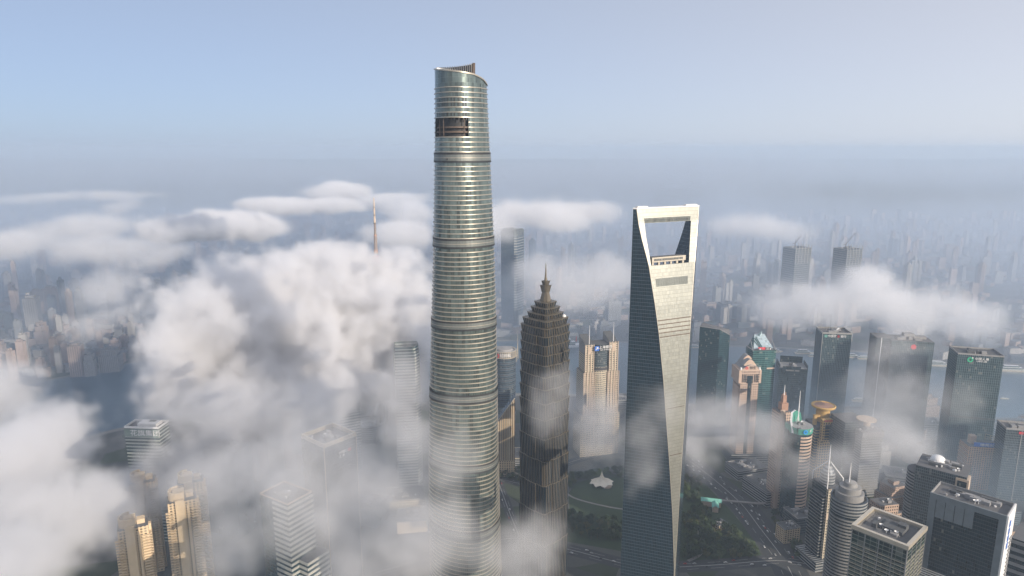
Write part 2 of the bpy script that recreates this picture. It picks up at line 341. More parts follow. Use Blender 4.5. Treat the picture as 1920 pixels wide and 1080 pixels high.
# ---------------------------------------------------------------- the twisting tower
def lerp_t(tab, z):
    for (a, x), (b, y) in zip(tab, tab[1:]):
        if z <= b: return x + (y - x) * (max(z, a) - a) / (b - a)
    return tab[-1][1]
def spiral_tower():
    c = PD(869, 600, 660)
    rt = thing('spiral_skyscraper', 'tallest tower, twisting rounded glass skyscraper with sloped open crown rising out of the cloud', 'skyscraper', (c.x, c.y, 0))
    RT = [(0, 40), (200, 36.3), (314, 33.6), (390, 31.4), (470, 28.9), (550, 26), (600, 24.4), (640, 23.6)]
    NS = 120
    def r(i, z, o=0):
        a = 2 * math.pi * i / NS; tw = R(-95 + 120 * z / 632)
        k = 1 + .05 * math.cos(3 * (a - tw)) + .008 * math.cos(6 * (a - tw))
        rr = (lerp_t(RT, z) * k + o); return (rr * math.cos(a), rr * math.sin(a))
    I0 = int(NS * 54 / 360)                                       # rim starts at the back right, falls round the right side
    def rim(i):                                                   # i counter-clockwise; start of the spiral at I0 going clockwise
        t = ((I0 - i) % NS) / NS
        return lerp_t([(0, 614.5), (.15, 616.8), (.22, 620.5), (.30, 623.6), (.42, 625.8), (.65, 630), (.9, 634.6), (1, 636)], t)
    zones = [105, 172, 243, 315, 388, 467, 546]
    fl = 4.4
    def inzone(z): return any(q - .3 <= z <= q + 7.6 for q in zones)
    skin, rims, band, gap, bands_u = MB(), MB(), MB(), MB(), 0
    zs = []; z = 0
    while z < 612: zs.append(z); z += fl
    op_lo, op_hi = 570.5, 582.5
    oz = [q for q in zs if op_lo - 3 < q < op_hi + 3]
    o0, o1 = int(NS * 200 / 360), int(NS * 292 / 360)             # the dark opening, left to centre of the near side
    zlo, zhi = oz[0], oz[-1]
    for k in range(len(zs) - 1):
        z0, z1 = zs[k], zs[k + 1]
        for i in range(NS):
            j = (i + 1) % NS
            if zlo <= z0 < zhi and o0 <= i < o1: continue
            ua = i * 1.5
            skin.face([(*r(i, z0), z0), (*r(i + 1, z0), z0), (*r(i + 1, z1), z1), (*r(i, z1), z1)], [(ua, z0), (ua + 1.5, z0), (ua + 1.5, z1), (ua, z1)])
    zt = zs[-1]
    for i in range(NS):
        a, b = rim(i), rim(i + 1)
        if i == I0: b = a
        ua = i * 1.5
        skin.face([(*r(i, zt), zt), (*r(i + 1, zt), zt), (*r(i + 1, b), b), (*r(i, a), a)], [(ua, zt), (ua + 1.5, zt), (ua + 1.5, b), (ua, a)])
        q = [(*r(i, a), a), (*r(i + 1, b), b)]; o = [(*r(i, a, .9), a), (*r(i + 1, b, .9), b)]; n = [(*r(i, a, -1.2), a), (*r(i + 1, b, -1.2), b)]
        rims.face([(o[0][0], o[0][1], a - .9), (o[1][0], o[1][1], b - .9), (o[1][0], o[1][1], b + .4), (o[0][0], o[0][1], a + .4)])
        rims.face([(o[0][0], o[0][1], a + .4), (o[1][0], o[1][1], b + .4), (n[1][0], n[1][1], b + .4), (n[0][0], n[0][1], a + .4)])
    def ring(mb, z0, z1, o0_, o1_, m=0, sel=None):
        for i in range(NS):
            if sel and not sel(i): continue
            ua = i * 1.5
            mb.face([(*r(i, z0, o0_), z0), (*r(i + 1, z0, o0_), z0), (*r(i + 1, z1, o1_), z1), (*r(i, z1, o1_), z1)], [(ua, z0), (ua + 1.5, z0), (ua + 1.5, z1), (ua, z1)], m)
    for z in zs[1:]:
        if inzone(z): continue
        sel = (lambda i: not o0 <= i < o1) if zlo < z < zhi else None
        ring(rims, z - .1, z, .05, .75, 0, sel); ring(rims, z, z + .7, .75, .70, 0, sel); ring(rims, z + .7, z + .9, .70, .02, 0, sel)
    for q in zones:
        ring(gap, q - .9, q + .7, 1.0, 1.0); ring(gap, q + 6.4, q + 8.0, 1.0, 1.0)
        ring(band, q + .65, q + .7, .25, .85); ring(band, q + .7, q + 6.5, .85, .80); ring(band, q + 6.5, q + 6.6, .80, .25)
        ring(rims, q + 3.2, q + 3.7, .95, .95)
    skin.build('glass_skin', K['spiral_glass'], rt, True)
    rims.build('floor_ledges', K['spiral_rim'], rt)
    band.build('louvre_belts', K['louvre'], rt, True)
    gap.build('shadow_gaps', K['black'], rt)
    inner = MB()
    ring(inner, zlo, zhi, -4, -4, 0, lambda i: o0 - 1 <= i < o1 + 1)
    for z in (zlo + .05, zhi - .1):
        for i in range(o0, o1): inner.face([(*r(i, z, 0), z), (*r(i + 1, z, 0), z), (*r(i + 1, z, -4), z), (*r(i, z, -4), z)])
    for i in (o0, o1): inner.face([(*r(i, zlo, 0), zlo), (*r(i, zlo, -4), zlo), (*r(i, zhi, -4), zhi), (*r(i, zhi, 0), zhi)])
    K['rust'] = plain('rusty_steel', (.11, .08, .06), .6, .3)
    op = inner.build('crown_opening', K['black'], rt)
    bm_ = MB()
    for z in (zlo + 4.2, zlo + 8.4):
        for i in range(o0, o1):
            p0, p1 = r(i, z, -1.2), r(i + 1, z, -1.2); bm_.face([(*p0, z), (*p1, z), (*p1, z + 1.5), (*p0, z + 1.5)])
            q0, q1 = r(i, z, -3.8), r(i + 1, z, -3.8); bm_.face([(*p0, z + 1.5), (*p1, z + 1.5), (*q1, z + 1.5), (*q0, z + 1.5)])
    for f in (.28, .42, .93):
        i = int(o0 + (o1 - o0) * f); p = r(i, zlo, -.8); bm_.tube((*p, zlo), (*p, zhi), .4, .4, 4)
    bm_.build('opening_beams', K['rust'], op)
    sl = MB()                                                     # dark ventilation slots below the rim
    for (za, zb) in ((599.5, 602.8), (595.0, 598.4), (586.4, 589.6), (582.9, 585.2)):
        for f in range(10):
            i = int(NS * (215 + f * 8) / 360); sl.face([(*r(i, za, .2), za), (*r(i + .8, za, .2), za), (*r(i + .8, zb, .2), zb), (*r(i, zb, .2), zb)])
    sl.build('vent_slots', K['black'], rt)
    cr = MB()                                                     # inside of the crown: lining, fins and floor
    for i in range(NS):
        a, b = rim(i), rim(i + 1)
        if i == I0: b = a
        cr.face([(*r(i + 1, zt - 6, -1.2), zt - 6), (*r(i, zt - 6, -1.2), zt - 6), (*r(i, a, -1.2), a), (*r(i + 1, b, -1.2), b)])
    cr.face([(*r(i, zt - 5, -1.2), zt - 5) for i in range(NS)])
    cr.build('crown_lining', K['dark_metal'], rt)
    fn = MB()
    for i in range(0, NS, 2):
        a = rim(i); p, q = r(i, a, -1.5), r(i, a, -4.0)
        fn.face([(*p, zt - 4), (*q, zt - 4), (*q, a + .9), (*p, a + 1.2)])
        fn.tube((*q, zt - 4), (*q, a + 1.2), .25, .25, 4)
    fn.build('crown_fins', K['steel'], rt)
    pe = MB(); a0, b0 = rim(I0 + 1), rim(I0)
    pe.face([(*r(I0 + 1, b0, .5), b0), (*r(I0 + 1, b0, -5), b0), (*r(I0 + 1, a0, -2.5), a0 + 1.6), (*r(I0 + 1, a0, .9), a0 + 2)])
    pe.face([(*r(I0 + 1.6, b0, .5), b0), (*r(I0 + 1.6, b0, -5), b0), (*r(I0 + 1.6, a0, -2.5), a0 + 1.6), (*r(I0 + 1.6, a0, .9), a0 + 2)])
    pe.build('crown_end_wall', K['rust'], rt)
    wi = MB()                                                     # glass wind-turbine-like mast cluster hidden inside: window-washing rail arm
    p = r(int(NS * 250 / 360), 548, 1.2); wi.tube((*p, 548), (p[0] * 1.05, p[1] * 1.05, 549), .5, .5, 4); wi.build('cleaning_arm', K['dark_metal'], rt)
spiral_tower()

# ---------------------------------------------------------------- the tower with the opening
def opener_tower():
    a, al = 65.7, R(-19.6); ca, sa = math.cos(-al), math.sin(-al)
    Lw = Vector((134.7, 761)); ex, ey = Vector((ca, -sa)), Vector((sa, ca))
    c = Lw + ex * a / 2 + ey * a / 2
    rt = thing('opener_skyscraper', 'tapering glass skyscraper with a trapezoid opening through its top', 'skyscraper', (c.x, c.y, 0), math.degrees(al))
    h = a / 2; L, Nn, Rr, Ff = Vector((-h, -h)), Vector((h, -h)), Vector((h, h)), Vector((-h, h))
    T = [(0, 1.0), (60, .985), (132, .905), (200, .80), (299, .63), (352, .52), (384, .435), (431, .295), (459, .165), (476, .10), (492, .06)]
    def sec(z):
        t = lerp_t(T, z)
        A, B = L.lerp(Nn, t), Rr.lerp(Nn, t); C, D = Rr.lerp(Ff, t), L.lerp(Ff, t)
        return L, A, B, Rr, C, D
    hz0, hz1 = 429, 476
    def hole(z):                                                  # hole limits as fractions along A->B
        f = (z - hz0) / (hz1 - hz0); return .05 + .045 * f, .87 + .01 * f
    zs = sorted(set([0, 40, 60, 90, 132, 170, 200, 245, 299, 325, 352, 384, 408, hz0, 442, 459, 468, hz1, 492]))
    wall, face, jamb, trim = MB(), MB(), MB(), MB()
    def q(mb, p, r_, s, t, z0, z1, u0=0, m=0):
        W = (r_ - p).length; mb.face([(*p, z0), (*r_, z0), (*s, z1), (*t, z1)], [(u0, z0), (u0 + W, z0), (u0 + (s - p).length, z1), (u0 + (t - p).length, z1)], m)
    for z0, z1 in zip(zs, zs[1:]):
        s0, s1 = sec(z0), sec(z1)
        q(wall, s0[0], s0[1], s1[1], s1[0], z0, z1); q(wall, s0[2], s0[3], s1[3], s1[2], z0, z1)
        q(wall, s0[3], s0[4], s1[4], s1[3], z0, z1); q(wall, s0[5], s0[0], s1[0], s1[5], z0, z1)
        for (i, j, fl) in ((1, 2, False), (4, 5, True)):
            A0, B0, A1, B1 = s0[i], s0[j], s1[i], s1[j]
            cuts0, cuts1 = [(0, 1)], [(0, 1)]
            if hz0 <= z0 < hz1:
                (l0, r0), (l1, r1) = hole(z0), hole(z1)
                if fl: l0, r0, l1, r1 = 1 - r0, 1 - l0, 1 - r1, 1 - l1
                cuts0, cuts1 = [(0, l0), (r0, 1)], [(0, l1), (r1, 1)]
            for (f0, f1), (g0, g1) in zip(cuts0, cuts1):
                W = (B0 - A0).length
                p = [(*A0.lerp(B0, f0), z0), (*A0.lerp(B0, f1), z0), (*A1.lerp(B1, g1), z1), (*A1.lerp(B1, g0), z1)]
                W1 = (B1 - A1).length
                face.face(p, [((f0 - .5) * W, z0), ((f1 - .5) * W, z0), ((g1 - .5) * W1, z1), ((g0 - .5) * W1, z1)])
        if hz0 <= z0 < hz1:
            for k in (0, 1):
                f0, f1 = hole(z0)[k], hole(z1)[k]
                p = [(*s0[1].lerp(s0[2], f0), z0), (*s0[5].lerp(s0[4], f0), z0), (*s1[5].lerp(s1[4], f1), z1), (*s1[1].lerp(s1[2], f1), z1)]
                jamb.face(p if k == 0 else p[::-1], [(0, z0), ((s0[1] - s0[5]).length, z0), ((s0[1] - s0[5]).length, z1), (0, z1)])
        for i, s in ((1, .25), (2, .25), (4, .25), (5, .25)):     # bright edge trims
            A0, A1 = s0[i], s1[i]; trim.tube((*A0, z0), (*A1, z1), .28, .28, 5)
    for z in (hz0, hz1):
        s = sec(z); f = hole(z)
        p = [(*s[1].lerp(s[2], f[0]), z), (*s[1].lerp(s[2], f[1]), z), (*s[5].lerp(s[4], f[1]), z), (*s[5].lerp(s[4], f[0]), z)]
        jamb.face(p if z == hz0 else p[::-1])
    s = sec(492); roof = MB(); roof.face([(*p, 492) for p in s]); roof.face([(*p, 0) for p in reversed(sec(0))])
    ro = roof.build('roof', K['roof'], rt)
    wall.build('side_wall', K['shaded_glass'], rt); face.build('curved_face', K['sunlit_glass'], rt)
    op = jamb.build('opening', [K['shaded_glass']], rt); trim.build('edge_trim', K['cream'], rt)
    pr = MB(); pl = off([tuple(p) for p in s], .4)
    pr.prism(pl, 492.01, 493.3, 1, 0, 0); d = (Rr - L).normalized()
    for f, ln in ((.12, 14), (.86, 16)):
        p = L.lerp(Rr, f); pr.box(p.x, p.y, 493.4, ln, 5, 1.4, 0, 0, 45)
    pr.build('parapet', K['white'], ro)
    def facept(f, z, o=.25):
        s = sec(z); p = s[1].lerp(s[2], f); n = Vector((ey.x, ey.y)); n = Vector((1, -1)).normalized(); return (p.x + n.x * o, p.y + n.y * o, z)
    ob = MB()                                                     # observatory strip under the top bar
    for z0, z1, f0, f1 in ((476.2, 481.5, .10, .87),):
        n = 40
        for i in range(n):
            u0, u1 = f0 + (f1 - f0) * i / n, f0 + (f1 - f0) * (i + .62) / n
            ob.face([facept(u0, z0), facept(u1, z0), facept(u1, z1), facept(u0, z1)])
    ob.build('observatory_window', K['black_glass'], rt)
    dk = MB()                                                     # lower deck standing in the foot of the opening
    s4 = sec(432)
    m0, m1 = s4[1].lerp(s4[2], .08), s4[1].lerp(s4[2], .80)
    cdk = (m0 + m1) / 2 + Vector((-1, 1)).normalized() * 5; Ld = (m1 - m0).length
    dk.box(cdk.x, cdk.y, 432.2, Ld, 9, 5.6, 0, 1, 45)
    for i in range(6):
        p = m0.lerp(m1, .05 + .9 * i / 5) + Vector((-1, 1)).normalized() * 3; dk.box(p.x, p.y, hz0 + .05, 2.4, 2.4, 3.1, 0, 0, 45)
    dk.build('lower_deck', [K['cream'], K['roof']], rt)
    gl = MB()
    for i in range(60):
        u0, u1 = .12 + .62 * i / 60, .12 + .62 * (i + .7) / 60
        p, q_ = s4[1].lerp(s4[2], u0), s4[1].lerp(s4[2], u1); o = Vector((1, -1)).normalized() * -.45
        gl.face([(*(p + o), 433.6), (*(q_ + o), 433.6), (*(q_ + o), 436.2), (*(p + o), 436.2)])
    gl.build('deck_glazing', K['grey_glass'], rt)
    bl = MB()                                                     # plant-floor louvres and dark sky-lobby lines
    for (z0, z1, f0, f1, n, w) in ((405, 414, .10, .86, 44, .75),):
        for i in range(n):
            u0, u1 = f0 + (f1 - f0) * i / n, f0 + (f1 - f0) * (i + w) / n
            bl.face([facept(u0, z0, .12), facept(u1, z0, .12), facept(u1, z1, .12), facept(u0, z1, .12)])
    bl.build('louvre', K['louvre'], rt)
    for z, f0, f1, hh in ((366, 0, 1, 1.1), (361.2, 0, 1, 1.1), (356.4, 0, 1, 1.1), (351.6, 0, 1, 1.1), (346.8, 0, 1, 1.1), (262, .05, .95, .8), (205, .05, .95, .8)):
        ln = MB(); ln.face([facept(f0, z, .15), facept(f1, z, .15), facept(f1, z + hh, .15), facept(f0, z + hh, .15)]); ln.build('sky_lobby_groove', K['rust'], rt)
opener_tower()

# ---------------------------------------------------------------- the stepped pagoda tower
def pagoda_tower():
    c = PD(1022, 650, 818)
    rt = thing('pagoda_skyscraper', 'dark stepped pagoda-like skyscraper with tiered crown and needle spire', 'skyscraper', (c.x, c.y, 0), 43)
    def plan(s, n1=.075, n2=.038):                                  # square with two notches in each corner, centre bay proud
        h = s / 2; a, b = h * (1 - n1 * 2), h * (1 - n2 * 2) ; p = []
        q = [(-a, -h), (a, -h), (a, -b), (b, -b) , (b, -a), (h, -a)]
        q = [(-h * .36, -h * 1.03), (h * .36, -h * 1.03), (h * .36, -h * .97), (a, -h * .97), (a, -b), (b, -b), (b, -a), (h * .97, -a), (h * .97, -h * .36)]
        for k in range(4):
            cc, ss = round(math.cos(k * math.pi / 2)), round(math.sin(k * math.pi / 2))
            p += [(x * cc - y * ss, x * ss + y * cc) for x, y in q]
        return p
    z = 346.0; seg = []; ln = 8.5; s = 45.0
    lens = [10, 11, 12, 13, 14.5, 16, 18, 21, 25, 29, 33, 38, 45, 60]
    for i, l in enumerate(lens):
        seg.append((z - l, z, 43.6 + i * .3)); z -= l
        if z < 0: break
    body, lip = MB(), MB()
    for i, (z0, z1, s) in enumerate(seg):
        z0 = max(z0, 0); p, p2 = plan(s), plan(s + (3.0 if z1 > 240 else 2.0))
        body.prism(p, z0, z1, 1, 0, 1, True, p2)
        lip.prism(plan(s + (3.3 if z1 > 240 else 2.2)), z1 - .3, z1 + .3, 1, 0, 0, True, None, True)
        # metal corner posts in the notches
        for k in range(4):
            h = s / 2; x, y = h * .90, -h * .90; cc, ss = math.cos(k * math.pi / 2), math.sin(k * math.pi / 2)
            lip.tube((x * cc - y * ss, x * ss + y * cc, z0), ((x * cc - y * ss) * 1.03, (x * ss + y * cc) * 1.03, z1), .45, .45, 4)
    body.build('tiered_shaft', [K['pagoda'], K['roof_dark']], rt); lip.build('cornice', K['pagoda_metal'], rt)
    cr, cl = MB(), MB()
    for (z0, z1, s) in ((346.6, 354.5, 40), (354.5, 361, 31), (361, 368, 24.5), (368, 374.5, 18)):
        cr.prism(plan(s), z0, z1, 1, 0, 1, True, plan(s + 3.4)); cl.prism(plan(s + 3.6), z1 - .4, z1 + .3, 1, 0, 0, True, None, True)
    cw = cr.build('crown_tiers', [K['pagoda'], K['roof_dark']], rt); cl.build('cornice', K['pagoda_metal'], cw)
    la = MB()
    la.prism(plan(12.5, .2, .12), 374.9, 386, .62, 0, 0)
    la.prism(plan(7.5), 386, 394.5, 1.42, 0, 0); la.prism(plan(5.6), 394.6, 400, 1.4, 0, 0)
    for k in (1, 3, 5, 7):                                          # flared petals of the finial
        for (ra, za, rb, zb, w) in ((4.2, 387, 7.6, 396, 1.5), (3.2, 394, 5.8, 401.2, 1.1)):
            t = k * math.pi / 4; cx, sx = math.cos(t), math.sin(t)
            la.face([(cx * ra - sx * w, sx * ra + cx * w, za), (cx * ra + sx * w, sx * ra - cx * w, za), (cx * rb + sx * w, sx * rb - cx * w, zb), (cx * rb - sx * w, sx * rb + cx * w, zb)])
            la.face([(cx * ra - sx * w, sx * ra + cx * w, za - .2), (cx * rb - sx * w, sx * rb + cx * w, zb - .2), (cx * rb + sx * w, sx * rb - cx * w, zb - .2), (cx * ra + sx * w, sx * ra - cx * w, za - .2)])
    la.build('lantern', K['pagoda_metal'], rt)
    sp = MB(); sp.lathe([(1.9, 400), (1.5, 404), (1.3, 404.2), (.35, 421), (0, 423)], 8); sp.build('spire', K['pagoda_metal'], rt)
    dm = MB(); dm.lathe([(2.6, 354.6), (2.4, 356.5), (0, 358)], 12, 17.5, -15); dm.build('roof_dome', K['white'], rt)
pagoda_tower()

# ---------------------------------------------------------------- the television tower
def tv_tower():
    c = PD(705, 475, 1273)
    rt = thing('television_tower', 'slim red and white television mast poking out of the big cloud', 'tower', (c.x, c.y, 0))
    K['rose'] = plain('rose_sphere', (.45, .16, .17), .3, .4); K['concrete'] = plain('concrete', (.20, .17, .16), .8)
    a = MB()
    for z0, z1, r0, r1, m in ((365, 373, 4.2, 3.6, 0), (373, 398, 3.4, 3.0, 1), (398, 401, 3.2, 2.0, 0), (401, 421, 2.2, 2.0, 1), (421, 422.5, 2.8, 2.8, 2), (422.5, 436, 1.8, 1.7, 3), (436, 438, 1.9, 1.9, 2), (438, 451, 1.5, 1.4, 3), (451, 452.5, 1.5, 1.5, 2), (452.5, 469, 1.1, .8, 3)):
        a.tube((0, 0, z0), (0, 0, z1), r0, r1, 8, m)
    a.build('antenna', [K['terracotta'], K['concrete'], K['dark_metal'], K['beige']], rt)
    for nm, z, r in (('upper_sphere', 353, 9), ('middle_sphere', 263, 22.5), ('lower_sphere', 93, 25)):
        s = MB(); s.lathe([(r * math.sin(R(t)), z - r * math.cos(R(t))) for t in range(0, 181, 12)], 24); s.build(nm, K['rose'], rt, True)
    sh = MB()
    for k in range(3):
        t = 2 * math.pi * k / 3 + .4; p = (7 * math.cos(t), 7 * math.sin(t)); sh.tube((*p, 0), (*p, 285), 4.5, 4.5, 10)
        q = (45 * math.cos(t), 45 * math.sin(t)); sh.tube((*q, 0), (*p, 95), 3.5, 3.5, 8)
    sh.tube((0, 0, 285), (0, 0, 346), 4, 3.5, 10); sh.build('shaft', K['concrete'], rt)
tv_tower()

# ---------------------------------------------------------------- towers of the district
SITES = []
def site(name, label, u, v, h, rz=0, cat='skyscraper', group=None, d=None):
    p = PD(u, v, d) if d else P(u, v, h)
    SITES.append((p.x, p.y)); rt = thing(name, label, cat, (p.x, p.y, 0), rz, group); return rt, mpp(p), p.z
def parapet(mb, poly, z, h, t=1.0, m=0):
    o, i = poly, off(poly, -t); n = len(poly)
    for k in range(n):
        j = (k + 1) % n
        mb.face([(*o[k], z), (*o[j], z), (*o[j], z + h), (*o[k], z + h)], None, m)
        mb.face([(*o[k], z + h), (*o[j], z + h), (*i[j], z + h), (*i[k], z + h)], None, m)
        mb.face([(*i[j], z), (*i[k], z), (*i[k], z + h), (*i[j], z + h)], None, m)
def clutter(rt, w, d, z, n=6, seed=1, dish=0, cx=0, cy=0):
    rd = random.Random(seed)
    for k in range(n):
        mb = MB(); sx, sy, sz = rd.uniform(.10, .3) * w, rd.uniform(.1, .3) * d, rd.uniform(1.5, 5)
        mb.box(cx + rd.uniform(-.33, .33) * w, cy + rd.uniform(-.33, .33) * d, z + .02 + k * .004, sx, sy, sz); mb.build('roof_unit', K[rd.choice(('plant', 'plant', 'roof_dark'))], rt)
    for k in range(n):
        mb = MB(); x, y = cx + rd.uniform(-.4, .4) * w, cy + rd.uniform(-.4, .4) * d; mb.tube((x, y, z), (x, y, z + rd.uniform(1, 3)), rd.uniform(.6, 1.4), None, 7); mb.build('roof_vent', K[rd.choice(('plant', 'white'))], rt)
    for k in range(dish):
        x, y = cx + rd.uniform(-.35, .35) * w, cy + rd.uniform(-.35, .1) * d; ds = MB()
        ds.lathe([(0, z + 3), (1.2, z + 3.3), (2.1, z + 4.1)], 12, x, y); ds.tube((x, y, z), (x, y, z + 3), .3, .3, 5); ds.build('satellite_dish', K['white'], rt)
def ringlogo(parent, name, mat, r, loc, rot=(90, 0, 0), fill=False, ri=.55):
    mb = MB(); mb.lathe([(r * ri, .0), (r, .0), (r, .4), (r * ri, .4), (r * ri, 0)] if not fill else [(0, .4), (r, .4), (r, 0)], 20)
    o = mb.build(name, mat, parent); o.location = loc; o.rotation_euler = [R(a) for a in rot]; return o
def shaft(rt, poly, z0, z1, mat, roof='roof', name='shaft', k=1):
    mb = MB(); mb.prism(poly, z0, z1, k, 0, 1); return mb.build(name, [K[mat], K[roof]], rt)
def stripes(rt, poly, z0, z1, step, h, o, mat, name='floor_bands', idx=None):
    mb = MB(); bands(mb, poly, z0, z1, step, h, o, 0, True, idx); return mb.build(name, K[mat] if isinstance(mat, str) else mat, rt)
def pole(rt, x, y, z0, z1, r=.5, mat='white', name='antenna', r1=None):
    mb = MB(); mb.tube((x, y, z0), (x, y, z1), r, r * .4 if r1 is None else r1, 6); return mb.build(name, K[mat], rt)

# far corner-cut tower behind the tallest one
rt, m, h = site('plaza_skyscraper', 'pale blue-grey corner-cut tower in mist just right of the tallest tower', 961, 428, 0, -28, d=2126)
w = 40 * m / 1.25
pl = [(-w / 2, -w / 2), (w * .36, -w / 2), (w / 2, -w * .36), (w / 2, w / 2), (-w * .36, w / 2), (-w / 2, w * .36)]
shaft(rt, pl, 0, h - 20, 'blue_glass'); stripes(rt, pl, 60, h - 24, 8.4, 1.6, .8, 'steel', idx=(1, 2, 3))
mb = MB(); mb.prism(off(pl, -.5), h - 19.9, h - 4, 1, 0, 1); mb.prism(rect(w * .35, w * .8, -w * .26, 0), h - 4, h, 1, 0, 1); mb.prism(rect(w * .2, w * .8, w * .36, 0), h - 4, h - 1, 1, 0, 1); mb.build('crown', [K['grey_glass'], K['roof']], rt)
clutter(rt, w * .6, w * .6, h - 4, 4, 3)

# round tower with fin crown and lettered ring
rt, m, h = site('round_bank_tower', 'dark round tower with pale fin crown and red ring emblem beside the tallest tower', 946, 656, 0, 0, d=1300)
r0 = 21 * m
shaft(rt, ngon(r0, 40), 0, h - 12, 'blue_glass'); stripes(rt, ngon(r0, 40), 20, h - 14, 6, 1.2, .35, 'dark_metal')
mb = MB()
for i in range(36):
    t = 2 * math.pi * i / 36; mb.box((r0 + .9) * math.cos(t), (r0 + .9) * math.sin(t), h - 12, .9, .9, 12.5, 0, 0, math.degrees(t))
mb.lathe([(r0 + .2, h - 12.2), (r0 + 1.8, h - 12), (r0 + 1.8, h - 10.8), (r0, h - 10.6)], 40); mb.lathe([(r0 - .5, h + .3), (r0 + 1.8, h + .4), (r0 + 1.8, h + 1.4), (r0 - .5, h + 1.5)], 40)
cw = mb.build('crown', K['cream'], rt)
mb = MB(); mb.lathe([(r0 - 1, h - 12), (r0 - 1, h + .2), (0, h + .2)], 40); mb.lathe([(r0 * .75, h + .2), (r0 * .7, h + 4), (r0 * .2, h + 5.5), (0, h + 5.5)], 30); mb.build('roof', [K['plant']], rt)
ringlogo(rt, 'emblem', K['red'], 4.2, (-r0 * .62, -r0 * .95 - 1.0, h - 5.5), (90, 0, -25), ri=.6)
for i, ch in enumerate('招商局'):
    t = R(-103 + i * 17); text(ch, 8, K['white'], rt, ((r0 + 2) * math.cos(t), (r0 + 2) * math.sin(t), h - 5.5), (90, 0, math.degrees(t) + 90))
mb = MB(); mb.tube((r0 + 1.5, 0, h - 25), (r0 + 3.5, 0, h + 5), .9, .9, 4); mb.tube((r0 + 5, 0, h - 18), (r0 + 4, 0, h + 5), .9, .9, 4)
for k in range(6): mb.tube((r0 + 1.7 + k * .3, 0, h - 22 + k * 4.5), (r0 + 5 - k * .15, 0, h - 18 + k * 4.2), .35, .35, 4)
mb.tube((r0 + 3.8, 0, h + 4), (r0 + 3.9, 0, h + 14), 1.0, .6, 6); mb.tube((r0 + 3.9, 0, h + 14), (r0 + 3.9, 0, h + 41), .5, .2, 6); mb.build('mast', K['cream'], rt)

# slanted ribbed tower
rt, m, h = site('wedge_tower', 'beige ribbed tower with a steep sloping roof at the foot of the tallest tower', 948, 742, 0, 0, 'building', d=1110)
w = 34 * m; dd = 26; hl = h - 44
mb = MB()
pts = {'fl': (-w / 2, -dd / 2), 'fr': (w / 2, -dd / 2), 'br': (w / 2, dd / 2), 'bl': (-w / 2, dd / 2)}
mb.face([(*pts['fl'], 30), (*pts['fr'], 30), (*pts['fr'], h), (*pts['fl'], hl)]); mb.face([(*pts['fr'], 30), (*pts['br'], 30), (*pts['br'], h), (*pts['fr'], h)])
mb.face([(*pts['br'], 30), (*pts['bl'], 30), (*pts['bl'], hl), (*pts['br'], h)]); mb.face([(*pts['bl'], 30), (*pts['fl'], 30), (*pts['fl'], hl), (*pts['bl'], hl)])
mb.face([(*pts['fl'], hl), (*pts['fr'], h), (*pts['br'], h), (*pts['bl'], hl)], None, 1); mb.build('shaft', [K['slant'], K['blue_glass']], rt)
mb = MB(); x = -w / 2
while x < w / 2: mb.box(x, -dd / 2 - .5, 30, 1.0, 1.0, (hl - 30) + (h - hl) * (x + w / 2) / w); x += 3.2
mb.tube((-w / 2, -dd / 2 - .6, hl + .4), (w / 2, -dd / 2 - .6, h + .4), 1.0, None, 4); mb.build('ribs', K['cream'], rt)
mb = MB(); mb.prism(rect(w + 1, dd + 1), 0, 30, 1, 0, 1); mb.build('base_storeys', [K['flat_beige'], K['roof']], rt)
rt, m, h = site('podium_block', 'low pale podium with dark windows right of the beige ribbed tower', 972, 850, 22, 0, 'building')
shaft(rt, rect(40, 45), 0, 22, 'grey_stripe'); mb = MB(); parapet(mb, rect(41, 46), 22, 1.5); mb.build('parapet', K['cream'], rt); clutter(rt, 30, 30, 22, 4, 9)

# twin-pylon bank tower
rt, m, h = site('twin_pylon_tower', 'beige bank tower with twin pylons, two antennas and blue square emblem', 1122, 645, 0, 14, d=1200)
w = 66 * m
for s, dz in ((-1, 0), (1, 3)):
    x = s * w * .36; pw = w * .25
    mb = MB(); mb.prism(rect(pw, 34, x, 0), 0, h + 4 + dz - 18, 1, 0, 1)
    f = [(x - pw / 2, -17), (x + pw / 2, -17), (x + pw / 2, 17), (x - pw / 2, 17)]
    z0 = h + 4 + dz - 17.9; mb.face([(*f[0], z0), (*f[1], z0), (*f[1], z0 + 18), (*f[0], z0 + 18)], None, 0)
    mb.face([(*f[1], z0), (*f[2], z0), (*f[2], z0 + 30), (*f[1], z0 + 18)], None, 2); mb.face([(*f[2], z0), (*f[3], z0), (*f[3], z0 + 30), (*f[2], z0 + 30)], None, 2)
    mb.face([(*f[3], z0), (*f[0], z0), (*f[0], z0 + 18), (*f[3], z0 + 30)], None, 2); mb.face([(*f[0], z0 + 18), (*f[1], z0 + 18), (*f[2], z0 + 30), (*f[3], z0 + 30)], None, 1)
    py = mb.build('pylon', [K['beige_grid'], K['roof_dark'], K['grey_stone']], rt)
    rb = MB()
    for q in (-.5, -.18, .18, .5): rb.box(x + q * pw, -17.6, 0, 1.3, 1.4, h + dz + 5)
    rb.box(x, -17.5, h + dz - 13, pw * .3, 1.0, 14); rb.build('ribs', K['beige'], py)
    pole(rt, x, -14, h + dz, h + dz + 40, .7)
    mb = MB(); mb.prism(rect(pw * 1.35, 38, x, 1), 0, h - 48, 1, 0, 1); mb.prism(rect(pw * 1.8, 42, x, 2), 0, h - 128, 1, 0, 1)
    rr = MB()
    for q in (-.66, -.3, .05, .3, .66): rr.box(x + q * pw, -18.8, 0, 1.2, 1.4, h - 47)
    st = mb.build('stepped_wing', [K['beige_grid'], K['roof']], rt); rr.build('ribs', K['beige'], st)
